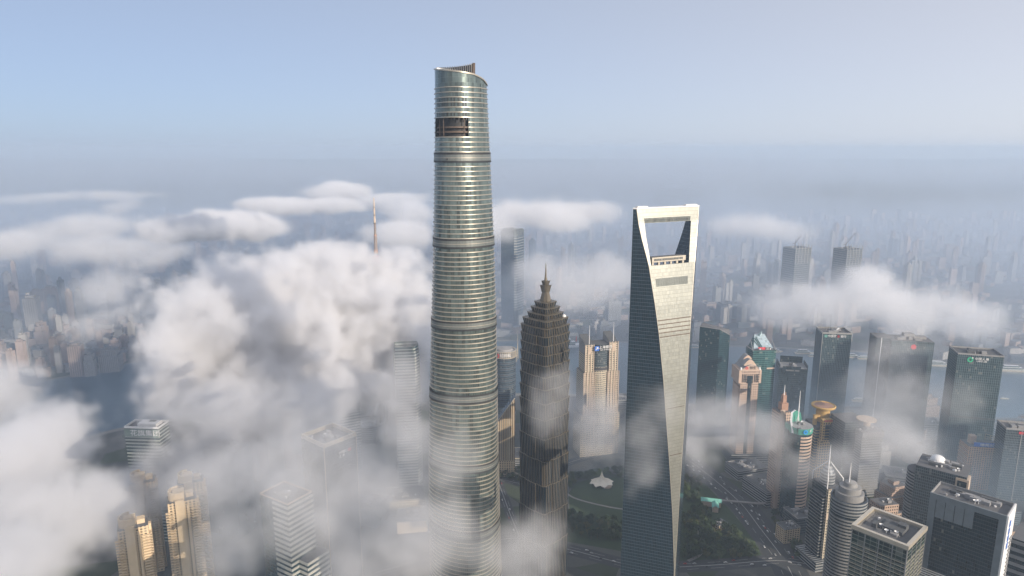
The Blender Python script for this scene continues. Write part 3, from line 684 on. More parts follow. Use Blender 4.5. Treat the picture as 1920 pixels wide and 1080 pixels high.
mid = [(w * .25 * math.cos(R(t)), -8 + 12 * math.sin(R(t))) for t in range(180, 361, 15)] + [(w * .25, 12), (-w * .25, 12)]
shaft(rt, mid, 0, h - 38, 'beige_grid', name='centre_bay'); shaft(rt, off(mid, -.6), h - 38, h - 8, 'grey_glass', name='upper_bay'); stripes(rt, mid, h - 44, h - 39, 8, 5, 1.0, 'dark_metal')
shaft(rt, off(mid, .5), h - 8, h + 4, 'black_glass', 'roof_dark', 'sign_band')
mb = MB(); mb.box(-w * .17, -21.6, h - 6, 8.5, .6, 8.5); lg = mb.build('emblem', K['blue'], rt)
mb = MB(); mb.tube((-w * .17 - 2.4, -22.1, h - 3.4), (-w * .17 + 1.8, -22.1, h + .6), .9, .9, 4); mb.tube((-w * .17 + 1.8, -22.1, h + .6), (-w * .17 - 1.2, -22.1, h + .8), .7, .7, 4); mb.tube((-w * .17 + 1.8, -22.1, h + .6), (-w * .17 + 1.6, -22.1, h - 2.6), .7, .7, 4); mb.build('emblem_arrow', K['white'], lg)
text('上海银行', 6.4, K['white'], rt, (5.5, -21.9, h - .2)); text('Bank of Shanghai', 3.0, K['white'], rt, (5.5, -21.9, h - 4.8))

# dark slab right of the opening tower
rt, m, h = site('teal_slab_tower', 'dark teal glass slab tower between the opening-topped tower and the peach arch tower', 1342, 611, 0, -22, d=1330)
w = 52 * m; pl = [(-w * .52, -16), (w * .18, -22), (w * .52, -8), (w * .46, 16), (-w * .48, 16)]
mb = MB(); p2 = pl; n = len(pl); u = 0; zt = [h, h - 1, h - 14, h - 8, h + 1]
for i in range(n):
    j = (i + 1) % n; L_ = math.hypot(pl[j][0] - pl[i][0], pl[j][1] - pl[i][1])
    mb.face([(*pl[i], 0), (*pl[j], 0), (*pl[j], zt[j]), (*pl[i], zt[i])], [(u, 0), (u + L_, 0), (u + L_, zt[j]), (u, zt[i])]); u += L_
mb.face([(*pl[i], zt[i] - .3) for i in range(n)], None, 1); mb.build('shaft', [K['teal_glass'], K['roof']], rt)
mb = MB(); mb.tube((*pl[0], h), (*pl[1], h - 1), .7, None, 4); mb.tube((*pl[1], h - 1), (*pl[2], h - 14), .6, None, 4); mb.build('parapet', K['steel'], rt)

# green tower with raked glass roof
rt, m, h = site('raked_roof_tower', 'green glass tower with a sloping pale glass roof behind the peach arch tower', 1427, 652, 0, 4, d=1292)
w = 44 * m; dd = 34; pl = [(-w / 2, -dd / 2), (0, -dd / 2 - 2), (w / 2, -dd / 2), (w / 2 + 1, 0), (w / 2, dd / 2), (-w / 2, dd / 2), (-w / 2 - 4, 0)]
shaft(rt, pl, 0, h, 'green_glass')
mb = MB(); zt = h + 24
mb.face([(-w * .42, -dd * .28, h + 1), (w * .44, -dd * .28, h + 1), (w * .24, dd * .42, zt), (-w * .2, dd * .42, zt)]); mb.face([(-w * .42, -dd * .28, h), (-w * .2, dd * .42, zt), (-w * .42, dd * .45, h)], None, 1); mb.face([(w * .44, -dd * .28, h), (w * .44, dd * .45, h), (w * .24, dd * .42, zt)], None, 1)
mb.face([(-w * .42, dd * .45, h), (-w * .2, dd * .42, zt), (w * .24, dd * .42, zt), (w * .44, dd * .45, h)], None, 1)
K['roof_glass'] = facade('roof_glazing', (.35, .40, .42), (.42, .52, .56), 4, 4, .06, .06, .25, .4, .4, .2, .12, 0)
sl = mb.build('sloping_roof', [K['roof_glass'], K['green_glass']], rt)
mb = MB()
for a, b in ((-.30, -.06), (-.36, -.12), (-.40, -.2)):
    mb.tube((w * (a + .28), -dd * .27, h + 1.6), (w * (b - .12), dd * .1 + dd * .3 * (b + .2) * 4, h + 15 + 7 * (b + .2) * 5), .9, None, 4)
mb.build('roof_fins', K['green_glass'], sl)
mb = MB(); mb.prism([(w * .12, dd * .42), (-w * .12, dd * .42), (0, dd * .3)], zt - 4, zt + 9, .2, 0, 0); mb.build('roof_peak', K['roof_glass'], sl)
mb = MB(); mb.box(-w * .1, -dd * .38, h + .1, 14, 1, 4.5); mb.build('rooftop_banner', K['red'], rt)
for s in (-1, 1):
    mb = MB(); mb.tube((s * w / 2, -dd / 2, h - 2), (s * w * .46, dd * .1, h + 17), .8, .5, 4); mb.tube((s * w / 2, -dd / 2, h), (s * w / 2, dd / 2, h), .8, None, 4); mb.build('roof_edge_fin', K['steel'], rt)
clutter(rt, w * .8, 6, h, 4, 5, 0, 0, -dd * .38); mb = MB(); mb.box(w * .3, -dd / 2 - 1.6, h - 38, 16, 1, 3); mb.build('sign_panel', K['peach'], rt)

# peach arch-topped bank
rt, m, h = site('arch_bank_tower', 'peach stone bank tower with an arched crown, square windows and red ring emblem', 1400, 690, 0, 2, d=1164)
w = 34 * m * 1.02; dd = 36
shaft(rt, rect(w * .98, dd), 0, h, 'peach_grid'); sl = MB(); sl.box(0, -dd / 2 - .2, 0, w * .19, .8, h - 12); sl.box(0, -dd / 2 - .25, h - 22, w * .32, .9, 14); sl.build('window_slot', K['black_glass'], rt)
for s in (-1, 1):
    for k in range(3): mb = MB(); mb.box(s * w * (.24 + .085 * k), -dd / 2 - .2, h - 20, w * .04, .5, 14); mb.build('tall_window', K['black_glass'], rt)
mb = MB()
for s in (-1, 1): mb.box(s * (w / 2 + 1.6), 0, h - 22, 3.6, dd + 1, 24); mb.box(s * (w / 2 + .5), 0, 0, 1.4, dd * .8, h - 30)
mb.build('corner_pier', K['peach'], rt)
def arch(mb, w, z, rise, y0, y1, n=14, m=0):
    p = [(-w / 2 + w * i / n, z + rise * math.sin(math.pi * i / n)) for i in range(n + 1)]
    for (xa, za), (xb, zb) in zip(p, p[1:]):
        mb.face([(xa, y0, z), (xb, y0, z), (xb, y0, zb), (xa, y0, za)], None, m); mb.face([(xb, y1, z), (xa, y1, z), (xa, y1, za), (xb, y1, zb)], None, m); mb.face([(xa, y0, za), (xb, y0, zb), (xb, y1, zb), (xa, y1, za)], None, 1)
mb = MB(); mb.box(0, -2, h + .02, w * .95, dd - 2, 3); arch(mb, w * .92, h + 3, 8, -dd / 2 - .5, dd / 2); arch(mb, w * .70, h + 9, 11, -dd / 2 + 4, dd / 2 - 3); arch(mb, w * .5, h + 17, 7, -2, dd / 2 - 6)
mb.build('arched_crown', [K['peach'], K['grey_stone']], rt)
ringlogo(rt, 'emblem', K['red'], 2.6, (-w * .22, -dd / 2 - .8, h + 6), ri=.5); text('恒生', 6, K['black_paint'], rt, (w * .12, -dd / 2 - .9, h + 6), depth=.2)
for s in (-1, 1):
    mb = MB(); mb.lathe([(1.8, h + 2), (1.8, h + 5), (1.4, h + 6.5), (0, h + 7)], 10, s * w * .5, -dd / 2 + 1); mb.build('corner_finial', K['white'], rt)
mb = MB(); mb.prism(rect(70, 46, 10, 2), 0, 20, 1, 0, 1); mb.build('podium', [K['grey_stripe'], K['roof']], rt)

# black tower with screen crown
rt, m, h = site('screen_crown_tower', 'near-black glass tower with open screen panels round its roof', 1484, 685, 0, -12, d=1280)
w = 50 * m; shaft(rt, rect(w, 40), 0, h, 'black_glass', 'plant')
mb = MB(); mb.box(-w * .05, -20.3, h - 10, w * .62, .8, 14); mb.box(-w * .47, 0, h - 8, .9, 40, 15); mb.box(w * .5, 0, h - 8, .9, 38, 15); mb.box(w * .05, 19.8, h - 6, w * .8, .8, 19); mb.build('roof_screens', K['black_glass'], rt)
mb = MB()
for k in range(11): mb.box(-w * .24 + k * 2.1 + (1.5 if k > 6 else 0), -20.9, h - 5, 1.5, .3, 2)
mb.build('sign_lettering', K['grey_stone'], rt); mb = MB(); mb.box(w * .51, -4, h + 2, .6, 18, 2.2); mb.build('edge_panel', K['cream'], rt); clutter(rt, w * .7, 26, h, 3, 11, 1)

# farm bank tower
K['farm_glass'] = facade('riverside_glass', (.11, .15, .165), (.05, .085, .10), 4.2, 3, .12, .22, .15, .35, .4, .3, .25, .03)
rt, m, h = site('riverside_bank_tower', 'grey-green glass tower with pale lettering along its roof edge by the river', 1563, 621, 0, -8, d=1303)
w = 51 * m; shaft(rt, rect(w, 44), 0, h, 'farm_glass'); mb = MB(); parapet(mb, rect(w + .6, 44.6), h, 3); mb.box(-w / 2 + .2, -22.2, 0, 1, 1, h); mb.build('parapet', K['steel'], rt); clutter(rt, w * .8, 34, h, 9, 21)
text('中国农', 5.4, K['white'], rt, (-w * .17, -22.6, h - 4.5)); text('业', 5.4, K['red'], rt, (w * .05, -22.6, h - 4.5)); text('银行', 5.4, K['white'], rt, (w * .22, -22.6, h - 4.5)); ringlogo(rt, 'emblem', K['teal_roof'], 2.6, (-w * .38, -22.3, h - 4.5), ri=.4)
mb = MB(); mb.tube((2, 0, h), (10, 0, h + 7), 1.4, None, 6); mb.build('cleaning_crane', K['white'], rt)

# stepped pair with red emblem
rt, m, h = site('paired_block_tower', 'pair of joined grey glass blocks with a red emblem, half lost in mist', 1697, 634, 0, -10, d=1233)
w = 72 * m; shaft(rt, rect(w, 46, 6, 0), 0, h, 'farm_glass'); shaft(rt, rect(w * .36, 40, -w * .55, 8), 0, h + 1, 'grey_glass', name='side_block')
mb = MB(); mb.box(-w * .62, -12.6, 0, 1.2, 1, h + 2); mb.build('edge_fin', K['white'], rt); mb = MB(); mb.prism(ngon(5, 6, 0, 0, .3), 0, .8); o = mb.build('emblem', K['red'], rt); o.location = (w * .10, -23.2, h - 10); o.rotation_euler = (R(90), 0, 0)
mb = MB(); mb.box(6, 4, h + .1, 18, 14, 9); mb.box(24, 2, h + .1, 22, 12, 5); mb.build('roof_block', K['plant'], rt); clutter(rt, w * .8, 34, h, 8, 31)

# insurance tower
rt, m, h = site('insurance_tower', 'blue-grey glass tower with green ring emblem and white lettering, right of the misty pair', 1830, 660, 0, -16, d=1122)
w = 74 * m; shaft(rt, rect(w, 46), 0, h, 'farm_glass', 'roof_dark'); mb = MB(); parapet(mb, rect(w + .4, 46.4), h, 2.5, .8); mb.build('parapet', K['grey_stone'], rt); clutter(rt, w * .7, 30, h, 5, 41)
text('中国人寿', 5.2, K['white'], rt, (2, -23.5, h - 6)); text('CHINA LIFE', 3, K['white'], rt, (2, -23.5, h - 10)); ringlogo(rt, 'emblem', K['green'], 4.3, (-15, -23.3, h - 8), ri=.55); ringlogo(rt, 'emblem_dot', K['white'], 1.1, (-11.8, -23.7, h - 4.4), fill=True)
mb = MB()
for z in (h - 110, h - 111.5): mb.box(0, 0, z, w + .8, 46.8, .8)
mb.build('shadow_gap', K['dark_metal'], rt)

# thin peach tower with stepped antenna
rt, m, h = site('antenna_tower', 'thin peach tower with stacked red antenna left of the green-crowned tower', 1470, 762, 0, 10, d=1000)
shaft(rt, rect(19, 22, -2, 2), 0, h - 6, 'peach_grid'); mb = MB(); mb.box(-7.5, -9.6, 0, 4.5, 2, h - 4); mb.box(-7.5, -9.4, h - 4, 7, 3, 2); mb.build('pier', K['peach'], rt)
mb = MB(); mb.box(0, 2, h - 6, 11, 10, 12); mb.box(0, 2, h + 6, 6, 6, 12); mb.box(-2.6, 0, h + 6, 1.2, 1.2, 16); mb.box(2.8, 3, h + 6, 1.2, 1.2, 16); mb.build('antenna_base', K['terracotta'], rt); pole(rt, 0, 2, h + 18, h + 34, .8, 'white')

# green-crowned curved tower
rt, m, h = site('green_crown_tower', 'curved tower with peach bands, bright green crown and white mast', 1499, 797, 0, 12, d=961)
r0 = 17
cur = [(-13, 12), (-13, -6)] + [(-2 + r0 * math.cos(R(t)) * .95, -2 + r0 * math.sin(R(t))) for t in range(225, 391, 11)] + [(12, 12)]
cur = [(-14, 13), (-14, -9)] + [(r0 * math.cos(R(t)), -3 + r0 * math.sin(R(t)) * .9) for t in range(230, 375, 12)] + [(15, 13)]
shaft(rt, cur, 0, h - 8, 'teal_glass'); stripes(rt, cur, 8, h - 10, 5.2, 2.7, .6, 'peach', idx=range(3, len(cur) - 1))
mb = MB(); mb.prism(off(cur, .7), h - 8, h + 1, 1, 0, 1)
mb.build('green_crown', [K['green_roof'], K['plant']], rt)
mb = MB(); bw = [(-16, 13), (-16, 3), (-12, 10), (0, 14), (9, 14), (9, 16), (-2, 17)]
zb = [h + 1, h - 2, h + 14, h + 19, h + 16, h + 16, h + 19]
for (xa, ya, za), (xb, yb, zb_) in zip([(-15, -9, h - 8), (-13, 0, h + 8), (-7, 8, h + 17), (1, 12, h + 19), (9, 12, h + 14)], [(-13, 0, h + 8), (-7, 8, h + 17), (1, 12, h + 19), (9, 12, h + 14), (11, 11, h + 5)]):
    mb.face([(xa, ya, h - 9), (xb, yb, h - 9), (xb, yb, zb_), (xa, ya, za)]); mb.face([(xb - 2, yb + 2, h - 9), (xa - 2, ya + 2, h - 9), (xa - 2, ya + 2, za), (xb - 2, yb + 2, zb_)]); mb.face([(xa, ya, za), (xb, yb, zb_), (xb - 2, yb + 2, zb_), (xa - 2, ya + 2, za)], None, 1)
mb.build('green_screen', [K['green_roof'], K['white']], rt)
mb = MB(); mb.box(-10, -13.6, h - 7, 6, .6, 9); mb.build('dark_window', K['black_glass'], rt)
ringlogo(rt, 'emblem', K['sky_blue'], 3.4, (-3, -19.6, h - 3), (90, 0, -8), ri=.4); text('建设银行', 3.6, K['white'], rt, (9.4, -15.9, h - 2.4), (90, 0, 36), sx=.95)
mb = MB()
for k in range(3): t = k * 2.1; mb.tube((1 + 2 * math.cos(t), 6 + 2 * math.sin(t), h), (1, 6, h + 18), .5, .4, 5)
mb.tube((1, 6, h + 18), (1, 6, h + 52), .9, .3, 6); mb.build('mast', K['white'], rt); clutter(rt, 18, 10, h + 1, 3, 51, 1)

# gold tower with disc
rt, m, h = site('gold_disc_tower', 'gold gridded tower crowned by a flat round disc', 1543, 787, 0, 6, d=1090)
w = 36 * m; shaft(rt, rect(w * 1.15, 36, 0, 4), 0, h - 6, 'black_glass'); stripes(rt, rect(w * 1.2, 34, 0, 3), 20, h - 8, 5, .7, .6, 'gold')
mb = MB(); mb.prism(rect(w * .92, 8, 0, -16), 0, h - 34, 1, 0, 1); mb.build('grid_front', [K['gold_grid'], K['gold']], rt)
mb = MB()
for s in (-1, 1): mb.box(s * w * .30, -17, h - 34, w * .16, 6, 34); mb.box(s * w * .40, -17.5, h - 40, w * .14, 6.5, 12)
mb.box(0, -17, h, w * .76, 6, 9); mb.box(0, -16, h - 34, w * .5, 4, 4); mb.build('portal_frame', [K['gold_grid'], K['gold']], rt)
mb = MB()
for k in range(8): mb.box(-w * .26 + k * w * .075, -20.3, h + 5, 1.7, .4, 2.4)
mb.build('sign_lettering', K['red'], rt)
for s in (-1, 1):
    mb = MB(); mb.box(s * w * .52, -4, h - 6, 5, 5, 16); mb.box(s * w * .44, -4, h + 8, 10, 5.2, 3); mb.build('corner_post', K['gold'], rt)
mb = MB(); mb.lathe([(11, h - 2), (11, h + 18), (13, h + 21), (19, h + 23), (19.6, h + 25.5), (18.4, h + 26.5), (17.5, h + 25), (0, h + 25)], 40, 0, 2); mb.build('roof_disc', K['gold'], rt, False)
mb = MB(); mb.lathe([(14.5, h + 25.1), (14.5, h + 25.6), (0, h + 25.6)], 30, 0, 2); mb.build('disc_deck', K['terracotta'], rt)

# helipad building
rt, m, h = site('helipad_tower', 'grey striped tower with a round helipad behind the spired towers', 1622, 800, 0, 8, d=1040)
w = 46 * m; shaft(rt, rect(w * .9, 30, 4, 0), 0, h - 4, 'grey_stripe'); shaft(rt, rect(w * 1.0, 40, -14, 22), 0, h + 8, 'grey_glass', name='rear_block'); stripes(rt, rect(w * .9, 30, 4, 0), 6, h - 14, 4.4, 1.8, .6, 'grey_stone')
mb = MB(); mb.box(4, -1, h - 12, w * .95, 31, 9); mb.build('roof_storey', K['plant'], rt); mb = MB(); mb.tube((4, 4, h - 3), (4, 4, h + 9), 6, 7, 16); mb.lathe([(7, h + 9), (15, h + 10.5), (15, h + 12), (0, h + 12)], 32, 4, 4); mb.build('helipad', K['beige'], rt); clutter(rt, w * .8, 24, h - 3, 5, 61, 1)
# spired frame tower
rt, m, h = site('frame_spire_tower', 'beige gridded tower with white pyramid frame and spire beside the round striped tower', 1551, 905, 0, 14, d=851)
w = 46 * m; shaft(rt, rect(w * .62, 32), 0, h, 'grey_glass'); stripes(rt, rect(w * .95, 26), 8, h - 14, 4.6, 1.0, .3, 'grey_stone')
shaft(rt, rect(w * .9, 25.5), 0, h - 12, 'black_glass', name='wings')
mb = MB(); mb.prism(rect(w * .16, 4, -w * .26, -15.5), 0, h, 1, 0, 1); mb.prism(rect(w * .16, 4, w * .26, -15.5), 0, h, 1, 0, 1); mb.prism(rect(w * .36, 3, 0, -15.5), h - 34, h - 2, 1, 0, 1); mb.build('grid_piers', [K['beige_grid'], K['beige']], rt)
mb = MB(); mb.box(0, -17.4, h - 42, w * .7, 1, 7); mb.build('cross_band', K['beige'], rt)
mb = MB(); mb.lathe([(w * .28, h), (w * .28, h + 12), (w * .26, h + 16), (w * .12, h + 24), (0, h + 26)], 20); mb.build('drum', K['grey_stripe'], rt)
mb = MB()
for x, y in ((-1, -1), (1, -1), (1, 1), (-1, 1)):
    mb.tube((x * w * .36, y * 15, h), (x * w * .36, y * 15, h + 12), .7, None, 4); mb.tube((x * w * .36, y * 15, h + 12), (x * 1.2, y * 1.2, h + 31), .7, .5, 4)
mb.tube((0, 0, h + 28), (0, 0, h + 55), 1.2, .2, 6); mb.build('spire_frame', K['white'], rt); ringlogo(rt, 'emblem', K['gold'], 1.7, (0, -17.3, h - 4), fill=True)
mb = MB(); mb.box(0, -1, 0, w * 1.5, 44, 14); mb.build('podium', K['grey_stripe'], rt)
# round striped tower
rt, m, h = site('round_striped_tower', 'round striped tower with stepped drum top and thin spire near the bottom right', 1593, 925, 0, 0, d=760)
r0 = 31 * m; shaft(rt, ngon(r0, 40), 0, h - 6, 'black_glass'); stripes(rt, ngon(r0, 40), 4, h - 24, 4.2, 1.9, .6, 'grey_stone')
mb = MB(); mb.lathe([(r0 + .4, h - 22), (r0 + .6, h - 4), (r0 - 1, h - 3.5), (r0 - 1, h - 6)], 40); mb.build('upper_drum', K['grey_stripe'], rt)
mb = MB(); mb.lathe([(r0 * .8, h - 6), (r0 * .8, h + 3), (r0 * .72, h + 3.2), (r0 * .62, h + 3), (r0 * .62, h + 10), (r0 * .4, h + 10.4), (r0 * .35, h + 15), (0, h + 17)], 32); mb.build('stepped_top', K['grey_stone'], rt)
pole(rt, -3, -2, h + 8, h + 40, .9); clutter(rt, r0 * 1.6, r0 * 1.6, h - 6, 6, 71, 1)
# green glass tower with framed roof well, near bottom right
K['green_frame'] = facade('green_frame_glass', (.20, .215, .19), (.015, .045, .04), 4.4, 6, .18, .06, .12, .5, .4, .2, .55, .06)
rt, m, h = site('roof_well_tower', 'dark green glass tower with a deep square roof well, in front at the bottom right', 1668, 985, 0, -48, d=640)
w = 52; shaft(rt, rect(w, w), 0, h - 4.5, 'green_frame'); mb = MB(); parapet(mb, rect(w + 2.4, w + 2.4), h - 4.5, 4.5, 3.4); mb.build('parapet', K['cream'], rt)
mb = MB(); parapet(mb, rect(w - 6, w - 6), h - 4.49, 2.2, .4); mb.build('parapet_rail', K['steel'], rt)
stripes(rt, rect(w, w), 3, h - 20, 4.4, .7, .35, 'cream')
mb = MB()
for x in (-w / 2, -w * .25, 0, w * .25, w / 2):
    mb.box(x, -w / 2 - .3, 0, .7, .7, h - 5); mb.box(w / 2 + .3, x, 0, .7, .7, h - 5)
mb.build('mullions', K['grey_stone'], rt)
mb = MB(); mb.box(4, 4, h - 4.4, 20, 18, 4); mb.box(10, 8, h - .4, 8, 7, 3); mb.box(-9, 10, h - 4.4, 6, 14, 2.5); mb.build('roof_block', K['roof_dark'], rt); clutter(rt, w * .7, w * .7, h - 4.4, 5, 81, 3)
# big slab at the bottom right
rt, m, h = site('framed_slab_tower', 'huge dark glass slab with white frame and vertical blue sign at the bottom right corner', 1822, 938, 0, -46, d=640)
w = 66; dd = 34; shaft(rt, rect(w, dd), 0, h, 'black_glass')
mb = MB()
for s in (-1, 1): mb.box(s * (w / 2 - 3), -dd / 2 - .6, 0, 6, 1.8, h + 3)
mb.box(0, -dd / 2 - .5, h - 3, w - 12, 1.6, 6)
for k in range(4): mb.box(-w * .5 + 10.5 + k * 8.4, -dd / 2 - .7, h - 22, 7.8, 1.2, 19)
mb.build('front_frame', plain('shaded_white_cladding', (.13, .155, .17), .55), rt)  # white frame; the shade on it is put into this colour
mb = MB(); mb.box(w / 2 + .6, 0, 0, 1.6, dd + 1, h + 3); mb.build('end_wall', K['white'], rt)
mb = MB()
for k in range(4): mb.box(w / 2 + 1.7, -6, h - 12 - k * 8, .5, 5, 6)
mb.build('sign_lettering', K['blue'], rt)
mb = MB()
for k in range(40): mb.box(w / 2 + 1.9, 8, 4 + k * 4.4, 1, 9, 1.2)
mb.build('balconies', K['grey_stone'], rt)
mb = MB(); parapet(mb, rect(w, dd), h, 3, .8); mb.build('parapet', K['grey_stone'], rt); clutter(rt, w * .9, dd * .7, h, 10, 91, 3)
mb = MB(); mb.box(-12, -dd / 2 - 10, 0, w * 1.1, 20, h - 82); mb.build('lower_front', [K['grey_stripe'], K['roof']], rt)
# domed building behind it
rt, m, h = site('dome_roof_tower', 'grey tower with a small white roof dome behind the huge framed slab', 1770, 872, 0, -40, d=820)
w = 56; shaft(rt, rect(w, 44), 0, h, 'grey_glass'); shaft(rt, [(x - w * .4, y) for x, y in ngon(18, 20)], 0, h - 14, 'grey_stripe', name='round_wing')
mb = MB(); mb.lathe([(8.5 * math.cos(R(t)), h + 3 + 6 * math.sin(R(t))) for t in range(0, 91, 10)], 24, -8, 6); mb.lathe([(9, h), (9, h + 3), (8.5, h + 3)], 24, -8, 6); mb.build('dome', K['white'], rt, True)
mb = MB(); mb.box(w * .42, -14, h - 30, 14, 18, 27); mb.box(w * .42, -23.3, h - 26, 10, .6, 20, 1); mb.build('stair_block', [K['beige'], K['black_glass']], rt); clutter(rt, w * .9, 34, h, 9, 101, 2)
rt, m, h = site('stripe_block', 'low block with cream bands standing between the domed tower and the huge slab', 1795, 905, 110, -40, 'building')
shaft(rt, rect(26, 24), 0, h, 'black_glass'); stripes(rt, rect(26, 24), 4, h - 1, 6.5, 3, .5, 'beige')
# orange apartments
rt, m, h = site('orange_apartment_block', 'orange balconied apartment block with blue lettered rooftop sign', 1844, 832, 0, -8, 'apartment block', d=1064)
w = 66 * m; pl = rect(w, 30); shaft(rt, pl, 0, h, 'flat_orange'); stripes(rt, rect(w * .7, 30), 4, h - 2, 3.2, .7, 1.1, 'peach', 'balconies', (0,)); stripes(rt, pl, 4, h - 2, 6.4, .5, .9, 'peach')
mb = MB(); mb.box(-w * .1, -15.9, 0, w * .09, 1.6, h - 16); mb.box(w * .33, -15.8, 0, w * .22, 1.2, h - 2); mb.build('bay', K['flat_orange'], rt)
mb = MB(); mb.box(0, -13, h, w * .72, 1, 7); mb.build('sign_board', K['blue'], rt); text('瑞苑公寓', 5, K['white'], rt, (2, -13.8, h + 3.4), sx=1.45)
mb = MB(); mb.box(-w * .3, 2, h, 9, 9, 14); mb.build('roof_room', K['peach'], rt); mb = MB(); mb.box(w * .35, 0, h, 7, 7, 7); mb.build('roof_room', K['peach'], rt)
mb = MB()
for a, b in (((0, 0, 7), (0, 0, 17)), ((0, 0, 17), (18, 0, 12)), ((18, 0, 12), (18, 0, 7)), ((0, 0, 8), (18, 0, 8)), ((0, 0, 12), (18, 0, 10)), ((8, 0, 8), (8, 0, 15))): mb.tube((a[0] + 2, 2, h + a[2]), (b[0] + 2, 2, h + b[2]), .6, None, 4)
mb.build('roof_truss', K['cream'], rt)
# grey tower at the right edge
rt, m, h = site('grey_edge_tower', 'plain grey office tower with small lettering at the right edge of view', 1910, 800, 0, -14, d=1030)
w = 56 * m; shaft(rt, rect(w, 34), 0, h, 'grey_glass'); mb = MB(); parapet(mb, rect(w + .5, 34.5), h, 3); mb.box(-2, -17.3, 0, 1.2, 1, h); mb.build('parapet', K['grey_stone'], rt); text('UOB', 5, K['white'], rt, (7, -17.6, h - 4)); mb = MB(); mb.box(-3, -17.5, h - 6, 6, .6, 4); mb.build('emblem', K['red'], rt); clutter(rt, w * .8, 24, h, 5, 111)
rt, m, h = site('banded_corner_tower', 'dark banded tower cut off by the right edge at the bottom', 1960, 1010, 120, -46, 'skyscraper')
shaft(rt, rect(54, 50), 0, h, 'black_glass'); stripes(rt, rect(54, 50), 6, h - 2, 9, 4, .6, 'grey_stone')
rt, m, h = site('peach_block', 'small peach block with square windows behind the roof-well tower', 1658, 940, 62, 10, 'building')
shaft(rt, rect(30, 22), 0, h, 'peach_grid'); shaft(rt, rect(12, 20, 18, -2), 0, h - 14, 'peach_grid', name='lower_wing'); clutter(rt, 20, 14, h, 3, 121, 1)

# cranes on two unfinished towers
for (u, v, lab, sd_, ln) in ((1495, 460, 'left unfinished concrete tower with crane on the hazy far bank', 3, 24), (1590, 462, 'right unfinished concrete tower with taller crane jib on the hazy far bank', 5, 40)):
    rt, m, h = site('unfinished_tower', lab, u, v, 0, 24, group='unfinished towers on the far bank', d=2350)
    w = 50 * m / 1.3; shaft(rt, rect(w, w * .8), 0, h - 6, 'grey_glass'); mb = MB()
    for k in range(6): mb.box(-w / 2 + w * k / 5, -w * .4 - .8, h - 60, 1.5, 1.5, 64); mb.box(w / 2 + .8, -w * .4 + w * .8 * k / 5, h - 60, 1.5, 1.5, 64)
    mb.build('jump_form', K['steel'], rt); clutter(rt, w * .8, w * .6, h - 6, 6, sd_)
    stripes(rt, rect(w, w * .8), 20, h - 8, 7.5, 2, .8, 'grey_stone')
    c = thing('tower_crane', ('short grey luffing crane' if ln < 30 else 'tall grey luffing crane') + ' on top of the ' + lab[:lab.index(' with')], 'crane', (rt.location.x - 8, rt.location.y, h - 6), 0)
    mb = MB(); mb.tube((0, 0, 0), (0, 0, 14), 1.3, 1.3, 4); mb.build('mast', K['dark_metal'], c)
    mb = MB(); mb.tube((-8, 0, 12), (0, 0, 14), 1.1, None, 4); mb.tube((0, 0, 14), (ln * .75, 0, 14 + ln), 1.2, .6, 4); mb.tube((0, 0, 24), (ln * .75, 0, 14 + ln), .3, None, 4); mb.tube((0, 0, 14), (0, 0, 24), .6, .4, 4); mb.build('jib', K['dark_metal'], c)

# left side -------------------------------------------------------
rt, m, h = site('lettered_glass_tower', 'pale green glass tower top with large white characters above the left cloud', 275, 797, 0, -4, d=911)
w = 66 * m; shaft(rt, rect(w, 26), 0, h, 'white_stripe'); mb = MB(); parapet(mb, rect(w, 26), h, 3, .8); mb.box(4, 2, h, w * .55, 15, 4.5); mb.build('parapet', K['white'], rt); mb = MB(); mb.box(0, -13.6, h - 12, w * .98, 1.4, 11); mb.build('sign_band', plain('sage_cladding', (.17, .24, .22), .5), rt); text('花旗集团', 9.5, K['white'], rt, (6, -14.6, h - 6.4), sx=1.15); clutter(rt, w * .8, 16, h, 5, 131, 1)
rt, m, h = site('striped_plaza_tower', 'tall pale tower with fine horizontal bands rising left of the tallest tower', 762, 655, 0, 12, group=None, d=1075)
w = 46 * m; pl = [(-w / 2, -18), (w * .3, -20), (w / 2, -8), (w / 2, 18), (-w / 2, 18)]; shaft(rt, pl, 0, h, 'white_stripe'); stripes(rt, pl, 10, h - 8, 5, 1.9, .8, 'band_white'); mb = MB(); parapet(mb, off(pl, -1), h, 9, .8); mb.build('crown_screen', K['white_stripe'], rt)
rt, m, h = site('striped_plaza_tower', 'pale banded tower seen only behind the tall square glass tower, its top in cloud', 647, 690, 0, 28, d=1130)
w = 38 * m; shaft(rt, rect(w, 34), 0, h, 'white_stripe'); stripes(rt, rect(w, 34), 10, h - 8, 5, 1.9, .8, 'band_white')
rt, m, h = site('square_glass_tower', 'tall square glass tower with open framed roof and small white sign, left of centre', 616, 812, 0, -40, d=780)
w = 46; shaft(rt, rect(w, w), 0, h - 5, 'teal_glass'); mb = MB(); parapet(mb, rect(w + .6, w + .6), h - 5, 5, 1.4); mb.box(w / 2, -w / 2, 0, 1, 1, h); mb.box(w / 2, w / 2, 0, 1, 1, h); mb.build('parapet', K['cream'], rt); clutter(rt, w * .8, w * .8, h - 5, 6, 141, 1)
mb = MB(); mb.prism(rect(w * .3, w * .98, w * .36, 0), 0, h - 5.2, 1, 0, 1); mb.prism(rect(.5, w * .98, w * .502, 0), 0, h - 5.1, 1, 0, 1); mb.build('sunlit_face', K['grey_glass'], rt)  # paler glass paints the sunlight on the right-hand face
text('HSBC', 5.2, K['white'], rt, (w / 2 + 1, 3, h - 18), (90, 0, 90)); text('汇丰', 4, K['white'], rt, (w / 2 + 1, 1, h - 23), (90, 0, 90)); mb = MB(); mb.box(w / 2 + 1, 12, h - 20, .6, 4, 3.6); mb.build('emblem', K['red'], rt)
